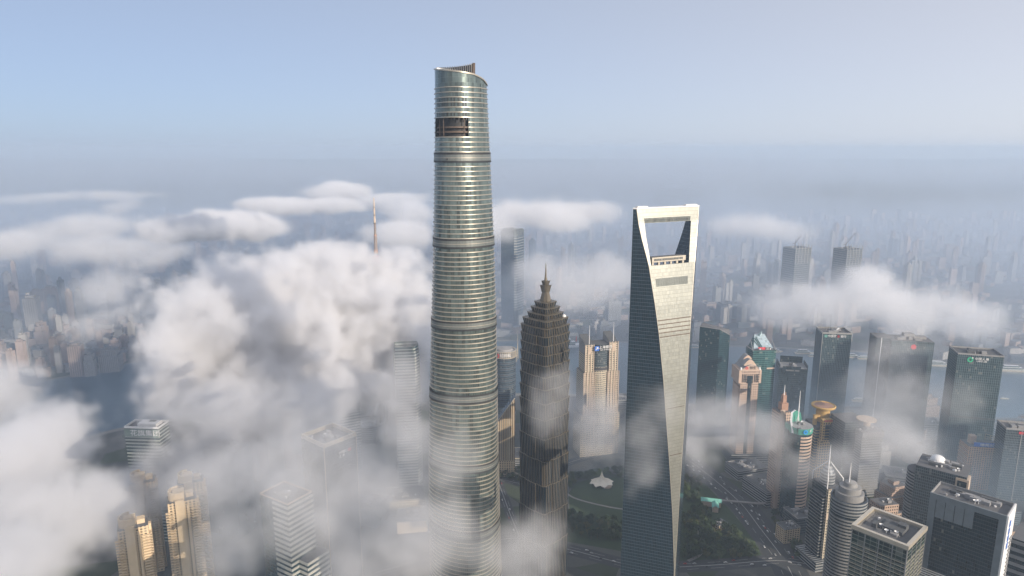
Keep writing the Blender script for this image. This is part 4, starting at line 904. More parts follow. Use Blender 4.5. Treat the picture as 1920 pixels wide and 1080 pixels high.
rt, m, h = site('banded_corner_block', 'dark tower wrapped in bold white horizontal bands at its near corner, bottom left of centre', 536, 925, 0, -32, d=700)
w = 46; shaft(rt, rect(w, 34), 0, h, 'teal_glass', 'roof_dark'); stripes(rt, rect(w * .52, 34.4, w * .24 + .1, 0), 3, h, 6.2, 2.9, .7, 'band_white', 'white_bands', (0, 1)); mb = MB(); parapet(mb, rect(w, 34), h, 2, .6); mb.build('parapet', K['beige'], rt); clutter(rt, w * .8, 24, h, 4, 151, 1)
mb = MB(); mb.prism(rect(16, 30, w * .5 + 6, 8), 0, h - 70, 1, 0, 1); mb.build('lower_wing', [K['teal_glass'], K['roof']], rt); stripes(rt, rect(16, 30, w * .5 + 6, 8), 3, h - 72, 6.2, 2.9, .7, 'band_white', 'white_bands')
rt, m, h = site('teal_block', 'dark teal glass block half buried in cloud behind the white-banded tower', 425, 835, 0, -20, d=930)
shaft(rt, rect(56, 36), 0, h, 'teal_glass', 'roof_dark'); clutter(rt, 40, 26, h, 5, 161)
rt, m, h = site('gable_tower', 'pinkish stone tower with white gabled window bay showing through cloud', 462, 742, 0, -10, d=1100)
w = 50 * m; shaft(rt, rect(w, 30), 0, h, 'peach_grid'); mb = MB(); mb.box(-w * .2, -15.6, 20, w * .22, 2, h - 24); mb.build('window_bay', K['white_stripe'], rt); mb = MB(); mb.prism(rect(w * .8, 28), h, h + 8, .5, 0, 0); mb.build('gable_roof', K['plant'], rt)
rt, m, h = site('white_lattice_tower', 'slim brown tower with white lattice top showing through cloud right of the gabled one', 553, 735, 0, -12, d=1130)
shaft(rt, rect(24, 24, -12, 4), 0, h - 10, 'peach_grid'); mb = MB(); mb.prism(rect(18, 20, 4, 0), 30, h + 2, 1, 0, 1); mb.build('lattice', K['white_stripe'], rt)
rt, m, h = site('round_mall', 'low round building with raised rim at the foot of the striped pale towers', 690, 790, 34, 0, 'building')
mb = MB(); mb.lathe([(32, 0), (34, 34), (31, 36), (29, 30), (0, 29)], 36); mb.build('drum', K['grey_stripe'], rt)
def flat(u, v, d, rz, hm, label):
    rt, m, h = site('beige_apartment_tower', label, u, v, 0, rz, 'apartment block', 'beige apartment towers in the cloud at bottom left', d)
    w = 30; mb = MB(); mb.prism(rect(w, 20), 0, h - 5, 1, 0, 1); mb.build('shaft', [K['flat_beige'], K['roof']], rt)
    co = MB(); co.box(-3, -11.4, 0, 9, 4, h - 2); co.box(w / 2 + 1, 2, 0, 3, 6, h - 8); co.box(5, -10.6, 0, 2, 2, h - 10); co.build('stair_core', K['cream_wall'], rt)
    for bx, by, bw_, bd, bh in ((-w / 2 + 1, -11, 8, 3.4, .6), (w / 2 - 3, -11, 8, 3.4, .9), (w / 2 + 1.4, -5, 3, 7, .9)):
        bl = MB(); z = 6
        while z < h - 14: bl.box(bx, by, z, bw_, bd, bh); z += 3.3
        bl.build('balconies', K['cream_wall'], rt)
    cr = MB(); cr.lathe([(11, h - 5), (11, h + 5), (9.5, h + 5.2), (9.5, h)], 18, -3, 2, 0, 90, 300); cr.box(-3, 4, h - 5, 12, 10, 8); cr.box(8, 2, h - 5, 8, 9, 5); cr.build('crown', K['cream_wall'], rt)
K['cream_wall'] = plain('cream_wall', (.58, .46, .31), .75, 0, .12)
flat(248, 975, 690, 28, 0, 'beige apartment tower, lower and leftmost of the front pair rising from cloud')
flat(340, 925, 720, 28, 0, 'beige apartment tower, taller and right one of the front pair rising from cloud')
flat(266, 893, 830, 24, 0, 'faint beige apartment tower behind the lower front one, nearly lost in cloud')
flat(356, 893, 800, 26, 0, 'pale beige apartment tower directly behind the taller front one')

# low buildings and small structures on the near side
def low(name, label, u, v, h, sx, sy, rz, mat, roof='roof', seed=1, cat='building'):
    rt, m, h = site(name, label, u, v, h, rz, cat); shaft(rt, rect(sx, sy), 0, h, mat, roof); mb = MB(); parapet(mb, rect(sx + .4, sy + .4), h, 1.4, .6); mb.build('parapet', K['grey_stone'], rt); clutter(rt, sx * .8, sy * .8, h, 5, seed); return rt, h
for a in (('terraced_podium', 'long dark podium block with banded front beside the curving avenue', 1437, 905, 24, 46, 60, 20, 'grey_stripe', 'roof_dark', 201),
          ('plaza_hall', 'low grey hall with flat roof at the foot of the peach arch tower', 1400, 872, 16, 60, 40, 16, 'grey_stripe', 'roof', 202),
          ('market_block', 'low red-trimmed block behind the round striped tower', 1690, 915, 14, 50, 40, -30, 'flat_orange', 'roof', 203),
          ('depot_hall', 'low pale hall behind the dome-roofed tower', 1700, 888, 18, 70, 40, -20, 'grey_stripe', 'roof', 204),
          ('office_wing', 'low office wing between the frame-spired and curved green-crowned towers', 1500, 960, 26, 34, 34, 14, 'grey_glass', 'roof_dark', 205),
          ('gate_house', 'small stone block beside the avenue below the curved tower', 1478, 985, 22, 26, 20, 14, 'flat_beige', 'roof_dark', 206),
          ('mall_podium', 'low pale shopping podium left of the tallest tower base', 760, 925, 24, 60, 44, 10, 'beige_grid', 'roof', 207),
          ('mall_annex', 'stepped low annex in front of the pale shopping podium', 772, 965, 18, 44, 40, 10, 'flat_beige', 'roof', 208),
          ('office_slab', 'low grey office slab left of the pale shopping podium', 700, 940, 30, 36, 44, -20, 'grey_glass', 'roof', 209),
          ('red_roof_block', 'low block with red roof panel near the white-banded tower', 405, 930, 30, 40, 30, 10, 'grey_glass', 'terracotta', 210),
          ('river_terminal', 'low riverside terminal with pale roof behind the twin-pylon tower', 1165, 745, 18, 70, 40, 4, 'grey_stripe', 'roof', 211),
          ('river_hotel', 'wide pale riverside block right of the black screen-crowned tower', 1600, 770, 40, 60, 36, 0, 'grey_glass', 'roof', 212),
          ('river_shed', 'flat grey riverside block left of the insurance tower', 1755, 790, 30, 60, 40, -6, 'grey_stripe', 'roof', 213),
          ('quay_block', 'pale low quay block right of the insurance tower', 1895, 800, 26, 70, 34, -10, 'grey_stripe', 'roof', 214),
          ('park_pavilion', 'small pale pavilion beside the footbridge over the avenue', 1350, 980, 8, 18, 14, 30, 'flat_beige', 'roof', 215)): low(*a)
# tent
rt, m, h = site('tent_pavilion', 'white peaked fabric pavilion on the park lawn', 1128, 908, 0, 10, 'pavilion')
mb = MB(); nn = 16
tab = [(0, 24), (2.5, 15), (6, 9.5), (11, 6), (17, 4.2)]
for (r0, z0), (r1, z1) in zip(tab, tab[1:]):
    for i in range(nn):
        def q(i, r_, z_):
            t = 2 * math.pi * i / nn; k = 1 + .10 * math.cos(i * math.pi) * (r_ / 17) ** 2
            return (r_ * k * math.cos(t) * 1.15, r_ * k * math.sin(t), z_ - (.9 * math.cos(i * math.pi) if r_ > 10 else 0))
        mb.face([q(i, r1, z1), q(i + 1, r1, z1), q(i + 1, r0, z0), q(i, r0, z0)])
mb.build('canopy', K['tent'], rt, True)
mb = MB()
for i in range(8): t = 2 * math.pi * i / 8; mb.tube((17 * math.cos(t) * 1.1, 16 * math.sin(t), 0), (16 * math.cos(t) * 1.1, 15 * math.sin(t), 4.3), .25, None, 5)
mb.tube((0, 0, 0), (0, 0, 25), .4, .2, 6); mb.build('mast', K['white'], rt); mb = MB(); mb.lathe([(9, 0), (9, 2.5), (0, 2.8)], 18, 6, -8); mb.build('stage', K['peach'], rt)
# teal-roofed old house
rt, m, h = site('teal_roof_house', 'historic house with teal tiled roof beside the avenue trees', 1333, 950, 0, -14, 'house')
mb = MB(); mb.box(0, 4, 0, 30, 9, 9); mb.box(6, -8, 0, 9, 18, 8); mb.build('wall', K['beige'], rt)
def gable(mb, cx, cy, sx, sy, z, rise, along='x'):
    hx, hy = sx / 2, sy / 2
    if along == 'x':
        mb.face([(cx - hx, cy - hy, z), (cx + hx, cy - hy, z), (cx + hx, cy, z + rise), (cx - hx, cy, z + rise)]); mb.face([(cx + hx, cy + hy, z), (cx - hx, cy + hy, z), (cx - hx, cy, z + rise), (cx + hx, cy, z + rise)])
    else:
        mb.face([(cx + hx, cy - hy, z), (cx + hx, cy + hy, z), (cx, cy + hy, z + rise), (cx, cy - hy, z + rise)]); mb.face([(cx - hx, cy + hy, z), (cx - hx, cy - hy, z), (cx, cy - hy, z + rise), (cx, cy + hy, z + rise)])
mb = MB(); gable(mb, 0, 4, 32, 11, 8.8, 4); gable(mb, 6, -8, 11, 19, 7.9, 3.5, 'y'); mb.build('roof', K['teal_roof'], rt)
# footbridge
fb = MB(); pp = [P(1352, 945), P(1385, 948), P(1420, 951), P(1460, 949)]; A, B = pp[0], pp[-1]
for a, b in zip(pp, pp[1:]):
    d = (b - a).normalized(); n = Vector((-d.y, d.x, 0)) * 2.5
    c4 = [a - n, b - n, b + n, a + n]
    fb.prism([(p.x, p.y) for p in c4], 6, 7.2, 1, 0, 0, True, None, True)
o = fb.build('footbridge', K['paving']); tag(o, 'pale footbridge spanning the curving avenue', 'bridge')
pr = MB()
for p in pp: pr.tube((p.x, p.y, 0), (p.x, p.y, 6), .8, None, 6)
pr.build('pier', K['paving'], o)
# wheel frame on the far bank
rt, m, h = site('gantry_frame', 'pale gantry frame with two beams on the far river bank behind the pagoda tower', 1100, 620, 0, 0, 'gantry')
s = 2.3 * 1.0; mb = MB()
for x in (-24, 26): mb.tube((x, 0, 0), (x, 0, 44), 1.0, None, 4)
mb.tube((-26, 0, 44), (32, 0, 44), 1.0, None, 4); mb.tube((-24, 0, 36), (32, 0, 36), .9, None, 4); mb.build('frame', K['steel'], rt)

# ---------------------------------------------------------------- boats
def boat(u, v, L_, rz, label, kind=0, group='white boats along the river'):
    p = P(u, v); t = thing('river_boat' if kind < 2 else 'cruise_ship', label, 'boat' if kind < 2 else 'ship', (p.x, p.y, .1), rz, group if kind < 2 else None)
    W = L_ * .2; mb = MB(); hp = [(-L_ / 2, -W / 2), (L_ * .32, -W / 2), (L_ / 2, 0), (L_ * .32, W / 2), (-L_ / 2, W / 2)]
    z = L_ * .07; mb.prism(hp, 0, z, 1.04); mb.build('hull', K['white'] if kind else K['cream'], t)
    mb = MB(); mb.prism(rect(L_ * .68, W * .8, -L_ * .08, 0), z, z * 2.1, 1, 0, 1); mb.prism(rect(L_ * .5, W * .6, -L_ * .1, 0), z * 2.1, z * 3.1, 1, 0, 1); mb.build('cabin', [K['white_stripe'], K['white']], t)
    if kind == 2:
        mb = MB(); mb.prism(rect(L_ * .4, W * .5, -L_ * .1, 0), z * 3.1, z * 4.2, 1, 0, 0); mb.build('upper_deck', K['white'], t); mb = MB(); mb.tube((L_ * .3, 0, z * 2), (L_ * .3, 0, z * 4), 1.6, 1.4, 8); mb.build('funnel', K['red'], t)
boat(1060, 650, 105, 4, 'large white cruise ship moored on the far bank between the pagoda and twin-pylon towers', 2)
for a in ((1302, 652, 40, 3, 'white river boat peeping out right beside the opening-topped tower'), (1335, 655, 34, 2, 'small white boat on the far bank just left of the raked green tower'), (1452, 660, 46, 0, 'cream river boat moored just right of the raked green tower'),
          (1508, 663, 52, -2, 'long white boat moored left of the riverside bank tower'), (1526, 668, 30, 0, 'small boat touching the left edge of the riverside bank tower'), (1598, 670, 46, -4, 'white boat moored right of the riverside bank tower'),
          (1622, 673, 40, -4, 'white boat between the riverside bank tower and the misty pair'), (1760, 686, 60, -8, 'low white barge between the misty pair and the insurance tower'), (1900, 696, 70, -8, 'long pale boat on the far bank at the right edge'),
          (1612, 752, 34, -4, 'small pale boat in mid river left of the misty pair'), (1884, 748, 18, -10, 'tiny dark boat in mid river right of the insurance tower'), (1140, 692, 24, 10, 'small boat in the river just right of the twin-pylon tower')): boat(*a)

# ---------------------------------------------------------------- trees
LEAF = []
for nme, c in (('leaf_green', (.055, .085, .03)), ('leaf_olive', (.085, .09, .03)), ('leaf_dark', (.03, .055, .025))):
    LEAF.append(plain(nme, c, .9, 0, .4, .5))
K['bark'] = plain('bark', (.10, .075, .05), .9)
def tree_proto(k, name, h, r):
    rd = random.Random(100 + k); t = thing(name, 'x', 'tree', (0, 0, 0))
    tr = MB(); tr.tube((0, 0, 0), (.2, .1, h * .55), .4, .22, 6)
    for q in range(4): a = rd.uniform(0, 6.28); tr.tube((0, 0, h * .4), (math.cos(a) * r * .5, math.sin(a) * r * .5, h * .7), .18, .08, 4)
    tr.build('trunk', K['bark'], t); cr = MB()
    cl = [(rd.uniform(-.5, .5) * r, rd.uniform(-.5, .5) * r, h * .65 + rd.uniform(-.2, .25) * h, r * rd.uniform(.4, .62)) for _ in range(8)]
    for q in range(420):
        cx, cy_, cz, cr_ = cl[q % 8]; a, b = rd.uniform(0, 6.28), rd.uniform(-1, 1); s = math.sqrt(1 - b * b); rr = cr_ * rd.uniform(.55, 1.05)
        p = Vector((cx + rr * s * math.cos(a), cy_ + rr * s * math.sin(a), cz + rr * b * .8))
        n = Vector((rd.gauss(0, 1), rd.gauss(0, 1), rd.gauss(.4, 1))).normalized(); x = n.orthogonal().normalized() * rd.uniform(.35, .75); y = n.cross(x)
        cr.face([p - x - y * .6, p + x - y * .7, p + x * .8 + y, p - x * .7 + y * .8])
    cr.build('crown', LEAF[k], t); return t
protos = [tree_proto(0, 'park_tree', 11, 5.2), tree_proto(1, 'park_tree', 9.5, 4.6), tree_proto(2, 'park_tree', 12.5, 5.8)]
used = [False] * 3
def inpoly(p, poly):
    c = False; n = len(poly)
    for i in range(n):
        a, b = poly[i], poly[(i + 1) % n]
        if (a[1] > p[1]) != (b[1] > p[1]) and p[0] < (b[0] - a[0]) * (p[1] - a[1]) / (b[1] - a[1]) + a[0]: c = not c
    return c
def plant(px, n, label, group, rd, mind=7):
    poly = [P(*a) for a in px]; xs = [p.x for p in poly]; ys = [p.y for p in poly]; out = []; tries = 0
    while len(out) < n and tries < 6000:
        tries += 1; p = (rd.uniform(min(xs), max(xs)), rd.uniform(min(ys), max(ys)))
        if not inpoly(p, [(q.x, q.y) for q in poly]) or any((p[0] - q[0]) ** 2 + (p[1] - q[1]) ** 2 < mind * mind for q in out): continue
        out.append(p); k = rd.choice((0, 0, 1, 2, 2))
        o = protos[k] if not used[k] else dup(protos[k]); used[k] = True
        o.location = (*p, 0); s = rd.uniform(.75, 1.35); o.scale = (s, s, s * rd.uniform(.85, 1.1)); o.rotation_euler = (0, 0, rd.uniform(0, 6.28))
        tag(o, label, 'tree', group)
rd = random.Random(5)
plant([(1278, 962), (1318, 950), (1345, 985), (1380, 1000), (1412, 1030), (1425, 1046), (1280, 1050)], 120, 'leafy tree in the dense wood between the opening-topped tower and the avenue', 'trees in the wood beside the avenue', rd, 6.5)
plant([(1062, 965), (1170, 985), (1170, 1016), (1062, 1008)], 40, 'dark tree in the belt south of the park lawn', 'trees along the lower lawn edge', rd, 6.5)
plant([(1062, 895), (1170, 885), (1170, 897), (1140, 893), (1085, 902), (1066, 922)], 26, 'tree in the row behind the tent pavilion', 'trees behind the tent pavilion', rd, 7)
plant([(1280, 895), (1310, 895), (1330, 930), (1300, 945), (1280, 935)], 22, 'tree in the clump left of the teal-roofed house', 'trees left of the teal-roofed house', rd, 7)
plant([(1440, 960), (1480, 1000), (1520, 1050), (1490, 1045), (1455, 1000)], 18, 'street tree on the right side of the curving avenue', 'street trees right of the avenue', rd, 8)
plant([(935, 880), (975, 880), (980, 905), (940, 898)], 14, 'tree on the street below the beige ribbed tower', 'trees below the beige ribbed tower', rd, 8)

# ---------------------------------------------------------------- cars
CARP = []
for nme, c in (('white', (.7, .7, .7)), ('dark', (.06, .065, .07)), ('red', (.4, .05, .04)), ('silver', (.42, .43, .44))): CARP.append(plain(nme + '_car_paint', c, .3, .2, .03))
def car_proto(k):
    t = thing('car', 'x', 'car', (0, 0, 0)); mb = MB()
    mb.prism(rect(4.6, 1.8), .35, .9, .97, 0, 0, True, None, True); mb.build('body', CARP[k], t)
    mb = MB(); mb.prism(rect(2.7, 1.6, -.2, 0), .9, 1.45, .85, 0, 1); mb.build('cabin', [K['black_glass'], CARP[k]], t)
    for x in (-1.4, 1.4):
        for y in (-.85, .85): mb = MB(); mb.tube((x, y - .12, .34), (x, y + .12, .34), .34, None, 8); mb.build('wheel', K['black_paint'], t)
    return t
cp = [car_proto(k) for k in range(4)]; cu = [False] * 4
def cars(px, n, w, what, group):
    pts = [P(*a) for a in px]; k0 = 0
    for i in range(n):
        t = (i + rd.uniform(.1, .8)) / n * (len(pts) - 1); k = int(t); p = pts[k].lerp(pts[k + 1], t - k); d = (pts[k + 1] - pts[k]).normalized(); nrm = Vector((-d.y, d.x, 0))
        lane = rd.choice((-.36, -.18, .18, .36)); p = p + nrm * lane * w; c = rd.choice((0, 0, 0, 3, 1, 2))
        o = cp[c] if not cu[c] else dup(cp[c]); cu[c] = True
        o.location = (p.x, p.y, .2); o.rotation_euler = (0, 0, math.atan2(d.y, d.x) + (math.pi if lane > 0 else 0))
        tag(o, f"{['white', 'black', 'red', 'silver'][c]} car {what}", 'car', group)
cars([(1290, 862), (1340, 900), (1390, 945), (1425, 990), (1470, 1050)], 44, 40, 'driving along the curving avenue', 'cars on the curving avenue')
cars([(1065, 1030), (1200, 1062), (1330, 1060), (1480, 1052), (1600, 1085)], 26, 20, 'on the cross road below the park', 'cars on the cross road below the park')
cars([(935, 905), (955, 960), (975, 1010), (1000, 1080)], 8, 12, 'on the street between the tallest and pagoda towers', 'cars on the street between the towers')

# ---------------------------------------------------------------- the city across the river
def city_mesh(kind):
    rd = random.Random(900 + kind); mb = MB()
    if kind == 0: mb.prism(rect(26, 18), 0, 96, 1, 0, 1); mb.prism(rect(8, 16, -6, 3), 96, 102, 1, 0, 1); mb.prism(rect(6, 8, 6, -2), 96, 100, 1, 0, 1)
    if kind == 1: mb.prism(rect(22, 22), 0, 110, 1, 0, 1); mb.prism(rect(14, 14), 110, 118, 1, 0, 1); mb.prism(rect(5, 5, -6, 6), 110, 124, 1, 0, 1)
    if kind == 2: mb.prism(rect(60, 18), 0, 28, 1, 0, 1); mb.prism(rect(20, 14, -14, 0), 28, 33, 1, 0, 1)
    if kind == 3:
        mb.prism(rect(14, 20, -10, 0), 0, 92, 1, 0, 1); mb.prism(rect(14, 20, 10, 3), 0, 100, 1, 0, 1); mb.prism(rect(8, 12, 0, 4), 0, 96, 1, 0, 1); mb.prism(rect(8, 8, 10, 4), 100, 106, 1, 0, 1)
    if kind == 4: mb.prism(rect(40, 34), 0, 46, 1, 0, 1); mb.prism(rect(30, 26), 46, 62, 1, 0, 1); mb.prism(rect(12, 12), 62, 68, 1, 0, 1)
    if kind == 5: mb.prism([(x * 1.2, y) for x, y in ngon(14, 8)], 0, 120, 1, 0, 1); mb.prism(ngon(9, 8), 120, 128, .7, 0, 1)
    if kind == 6: mb.prism(rect(34, 24, 0, 0), 0, 18, 1, 0, 1); mb.prism(rect(20, 20, 20, 12), 0, 12, 1, 0, 1)
    return mb
names = ['slab_apartment_block', 'stepped_high_rise', 'long_low_block', 'twin_wing_apartment_block', 'stepped_office_block', 'octagonal_high_rise', 'low_shop_block']
desc = ['slab block with rooftop tanks', 'stepped high-rise with turret', 'long low block with roof room', 'twin-winged apartment tower', 'squat stepped office block', 'octagonal high-rise', 'low L-shaped block']
cols = ['pale', 'pinkish', 'grey', 'blue glass', 'brown']
cmesh = {}
def bank_y(x):
    for a, b in zip(far_bank, far_bank[1:]):
        if a.x <= x <= b.x: return a.y + (b.y - a.y) * (x - a.x) / (b.x - a.x)
    return 1500
rd = random.Random(12)
placed = []
def put_city(x, y, k, c, s, hs, rz, where, group):
    if (k, c) not in cmesh:
        o = city_mesh(k).build(names[k], [CITY[c], K['roof']]); cmesh[(k, c)] = o
    else: o = cmesh[(k, c)].copy(); col.objects.link(o)
    o.location = (x, y, 0); o.rotation_euler = (0, 0, rz); o.scale = (s, s, hs)
    tag(o, f'{cols[c]} {desc[k]} {where}', 'building', group)
def zone(u0, u1, y0, y1, n, where, group, kinds, hr=(.6, 1.3), mind=34, sr=(.6, 1.0)):
    tries = 0; cnt = 0
    while cnt < n and tries < 4000:
        tries += 1; y = math.sqrt(rd.uniform(y0 ** 2, y1 ** 2)) if y1 > 1.6 * y0 else rd.uniform(y0, y1); u = rd.uniform(u0, u1)
        x = (u - 960) / F * (y * CP + H * SP)
        if y < bank_y(x) + 35 or any((x - a) ** 2 + (y - b) ** 2 < mind ** 2 for a, b in placed): continue
        placed.append((x, y)); cnt += 1
        put_city(x, y, rd.choice(kinds), rd.choice((0, 0, 0, 1, 1, 2, 2, 3, 4)), rd.uniform(*sr), rd.uniform(*hr), rd.choice((.1, .4, -.2, .25)) + rd.uniform(-.1, .1), where, group)
RD = [P(*a) for a in ((1290, 862), (1340, 900), (1390, 945), (1425, 990), (1470, 1050), (1540, 1200))] + [P(*a) for a in ((1330, 1060), (1480, 1052), (1600, 1085))]
def rdist(x, y): return min((Vector((x, y, 0)) - (a + (b - a) * max(0, min(1, (Vector((x, y, 0)) - a).dot(b - a) / (b - a).length_squared)))).length for a, b in zip(RD, RD[1:]))
cnt = 0
while cnt < 60:
    y = rd.uniform(700, 1330); u = rd.uniform(1440, 1960); x = (u - 960) / F * (y * CP + H * SP)
    if rdist(x, y) < 48 or any((x - a) ** 2 + (y - b) ** 2 < 50 ** 2 for a, b in SITES) or any((x - a) ** 2 + (y - b) ** 2 < 34 ** 2 for a, b in placed): continue
    placed.append((x, y)); cnt += 1
    put_city(x, y, rd.choice((2, 4, 6, 6, 2)), rd.choice((0, 1, 2, 2, 3, 4)), rd.uniform(.6, .95), rd.uniform(.5, 1.0), rd.choice((.2, -.7, .3)), 'filling the streets between the right-hand towers', 'low blocks between the right-hand towers')
zone(-10, 330, 1560, 2000, 70, 'on the left river bank', 'buildings along the left river bank', (2, 2, 4, 4, 6, 0), (.5, 1.0), 27, (.45, .75))
zone(-20, 420, 2000, 3000, 60, 'in the hazy city at left', 'hazy buildings at left', (0, 1, 2, 3, 4, 6, 5), (.5, 1.2), 40)
zone(420, 820, 2600, 4200, 24, 'in the cloud gap left of the tallest tower', 'hazy buildings between the clouds', (0, 1, 3, 5), (.7, 1.3), 46)
zone(925, 1190, 1960, 2600, 34, 'on the far bank behind the pagoda tower', 'far-bank buildings behind the pagoda tower', (2, 4, 6, 6, 0), (.4, .9))
zone(925, 1190, 2600, 4200, 36, 'in the haze behind the pagoda tower', 'hazy buildings behind the pagoda tower', (0, 1, 3, 5, 4), (.6, 1.3), 44)
zone(1300, 1640, 1900, 2500, 46, 'on the far bank right of the opener', 'far-bank buildings right of the opening-topped tower', (0, 2, 4, 6, 3, 1), (.4, 1.0))
zone(1300, 1640, 2500, 3800, 60, 'in the haze beyond the raked green tower', 'hazy buildings right of the opening-topped tower', (0, 1, 3, 5, 4, 0), (.6, 1.4), 42)
zone(1640, 1990, 1780, 2600, 40, 'on the far bank at right', 'far-bank buildings at right', (2, 4, 6, 0, 3), (.4, 1.0))
zone(1640, 1990, 2600, 4200, 34, 'in the haze at far right', 'hazy buildings at far right', (0, 1, 3, 5, 4), (.6, 1.3), 46)
for (u, v, wd, d, k, c, w_) in ((140, 642, 22, 1640, 1, 1, 'standing tall in the left bank front row'), (57, 553, 22, 2050, 1, 0, 'highest tower at the left, with thin roof turret'), (70, 541, 20, 2300, 0, 4, 'left of two side by side, far left'), (96, 536, 24, 2300, 0, 4, 'right of two side by side, far left'),
                       (205, 650, 34, 1680, 4, 0, 'ornate and broad in the left bank front row'), (166, 660, 18, 1640, 4, 0, 'small beside the tall left bank one'), (1334, 533, 36, 2750, 3, 0, 'standing out pale right of the opener'), (1330, 565, 28, 2300, 1, 1, 'with bright side right of the opening-topped tower'), (1365, 568, 34, 2200, 0, 3, 'behind the dark teal slab tower'), (1395, 572, 26, 2150, 5, 2, 'just behind the raked green tower'),
                       (1350, 540, 16, 2500, 1, 0, 'slim and bright right of the opening-topped tower'), (1440, 470, 22, 4200, 1, 0, 'lone in the haze left of the unfinished towers'), (936, 560, 14, 2400, 1, 0, 'slim beside the right edge of the tallest tower'), (1150, 560, 26, 2150, 0, 2, 'close to the left edge of the opening-topped tower'), (1130, 545, 20, 2600, 3, 0, 'pale in mist left of the opening-topped tower')):
    p = PD(u, v, d); base_h = {0: 102, 1: 118, 2: 33, 3: 106, 4: 68, 5: 128, 6: 18}[k]; bw = {0: 26, 1: 22, 2: 60, 3: 34, 4: 40, 5: 34, 6: 34}[k]
    put_city(p.x, p.y, k, c, wd * mpp(p) / bw, max(.3, p.z / base_h), .3, w_, 'marked buildings of the far bank')
far = MB(); rd = random.Random(77)
for i in range(1500):
    y = math.sqrt(rd.uniform(3000 ** 2, 5600 ** 2)); x = rd.uniform(-.85, .85) * y
    w_, d_ = rd.uniform(14, 42), rd.uniform(14, 30); hh = rd.choice((rd.uniform(12, 40), rd.uniform(20, 50), rd.uniform(40, 100)))
    far.prism(rect(w_, d_, x, y, rd.uniform(-20, 35)), 0, hh, 1, rd.randrange(5), 5)
tag(far.build('distant_city', CITY + [K['roof']]), 'mass of distant city blocks fading into haze towards the horizon', 'city', None, 'stuff')
near = MB()
for i in range(2400):                                            # roofs of the old quarters: too many to tell apart
    x = rd.uniform(-1900, 2200); y = rd.uniform(1600, 4300)
    if y < bank_y(x) + 45: continue
    near.prism(rect(rd.uniform(14, 50), rd.uniform(10, 22), x, y, rd.choice((10, 20, -15, 30))), 0, rd.uniform(7, 22), 1, rd.randrange(5), 5)
tag(near.build('old_quarter', CITY + [K['roof']]), 'carpet of low roofs filling the far bank between the towers', 'city', None, 'stuff')

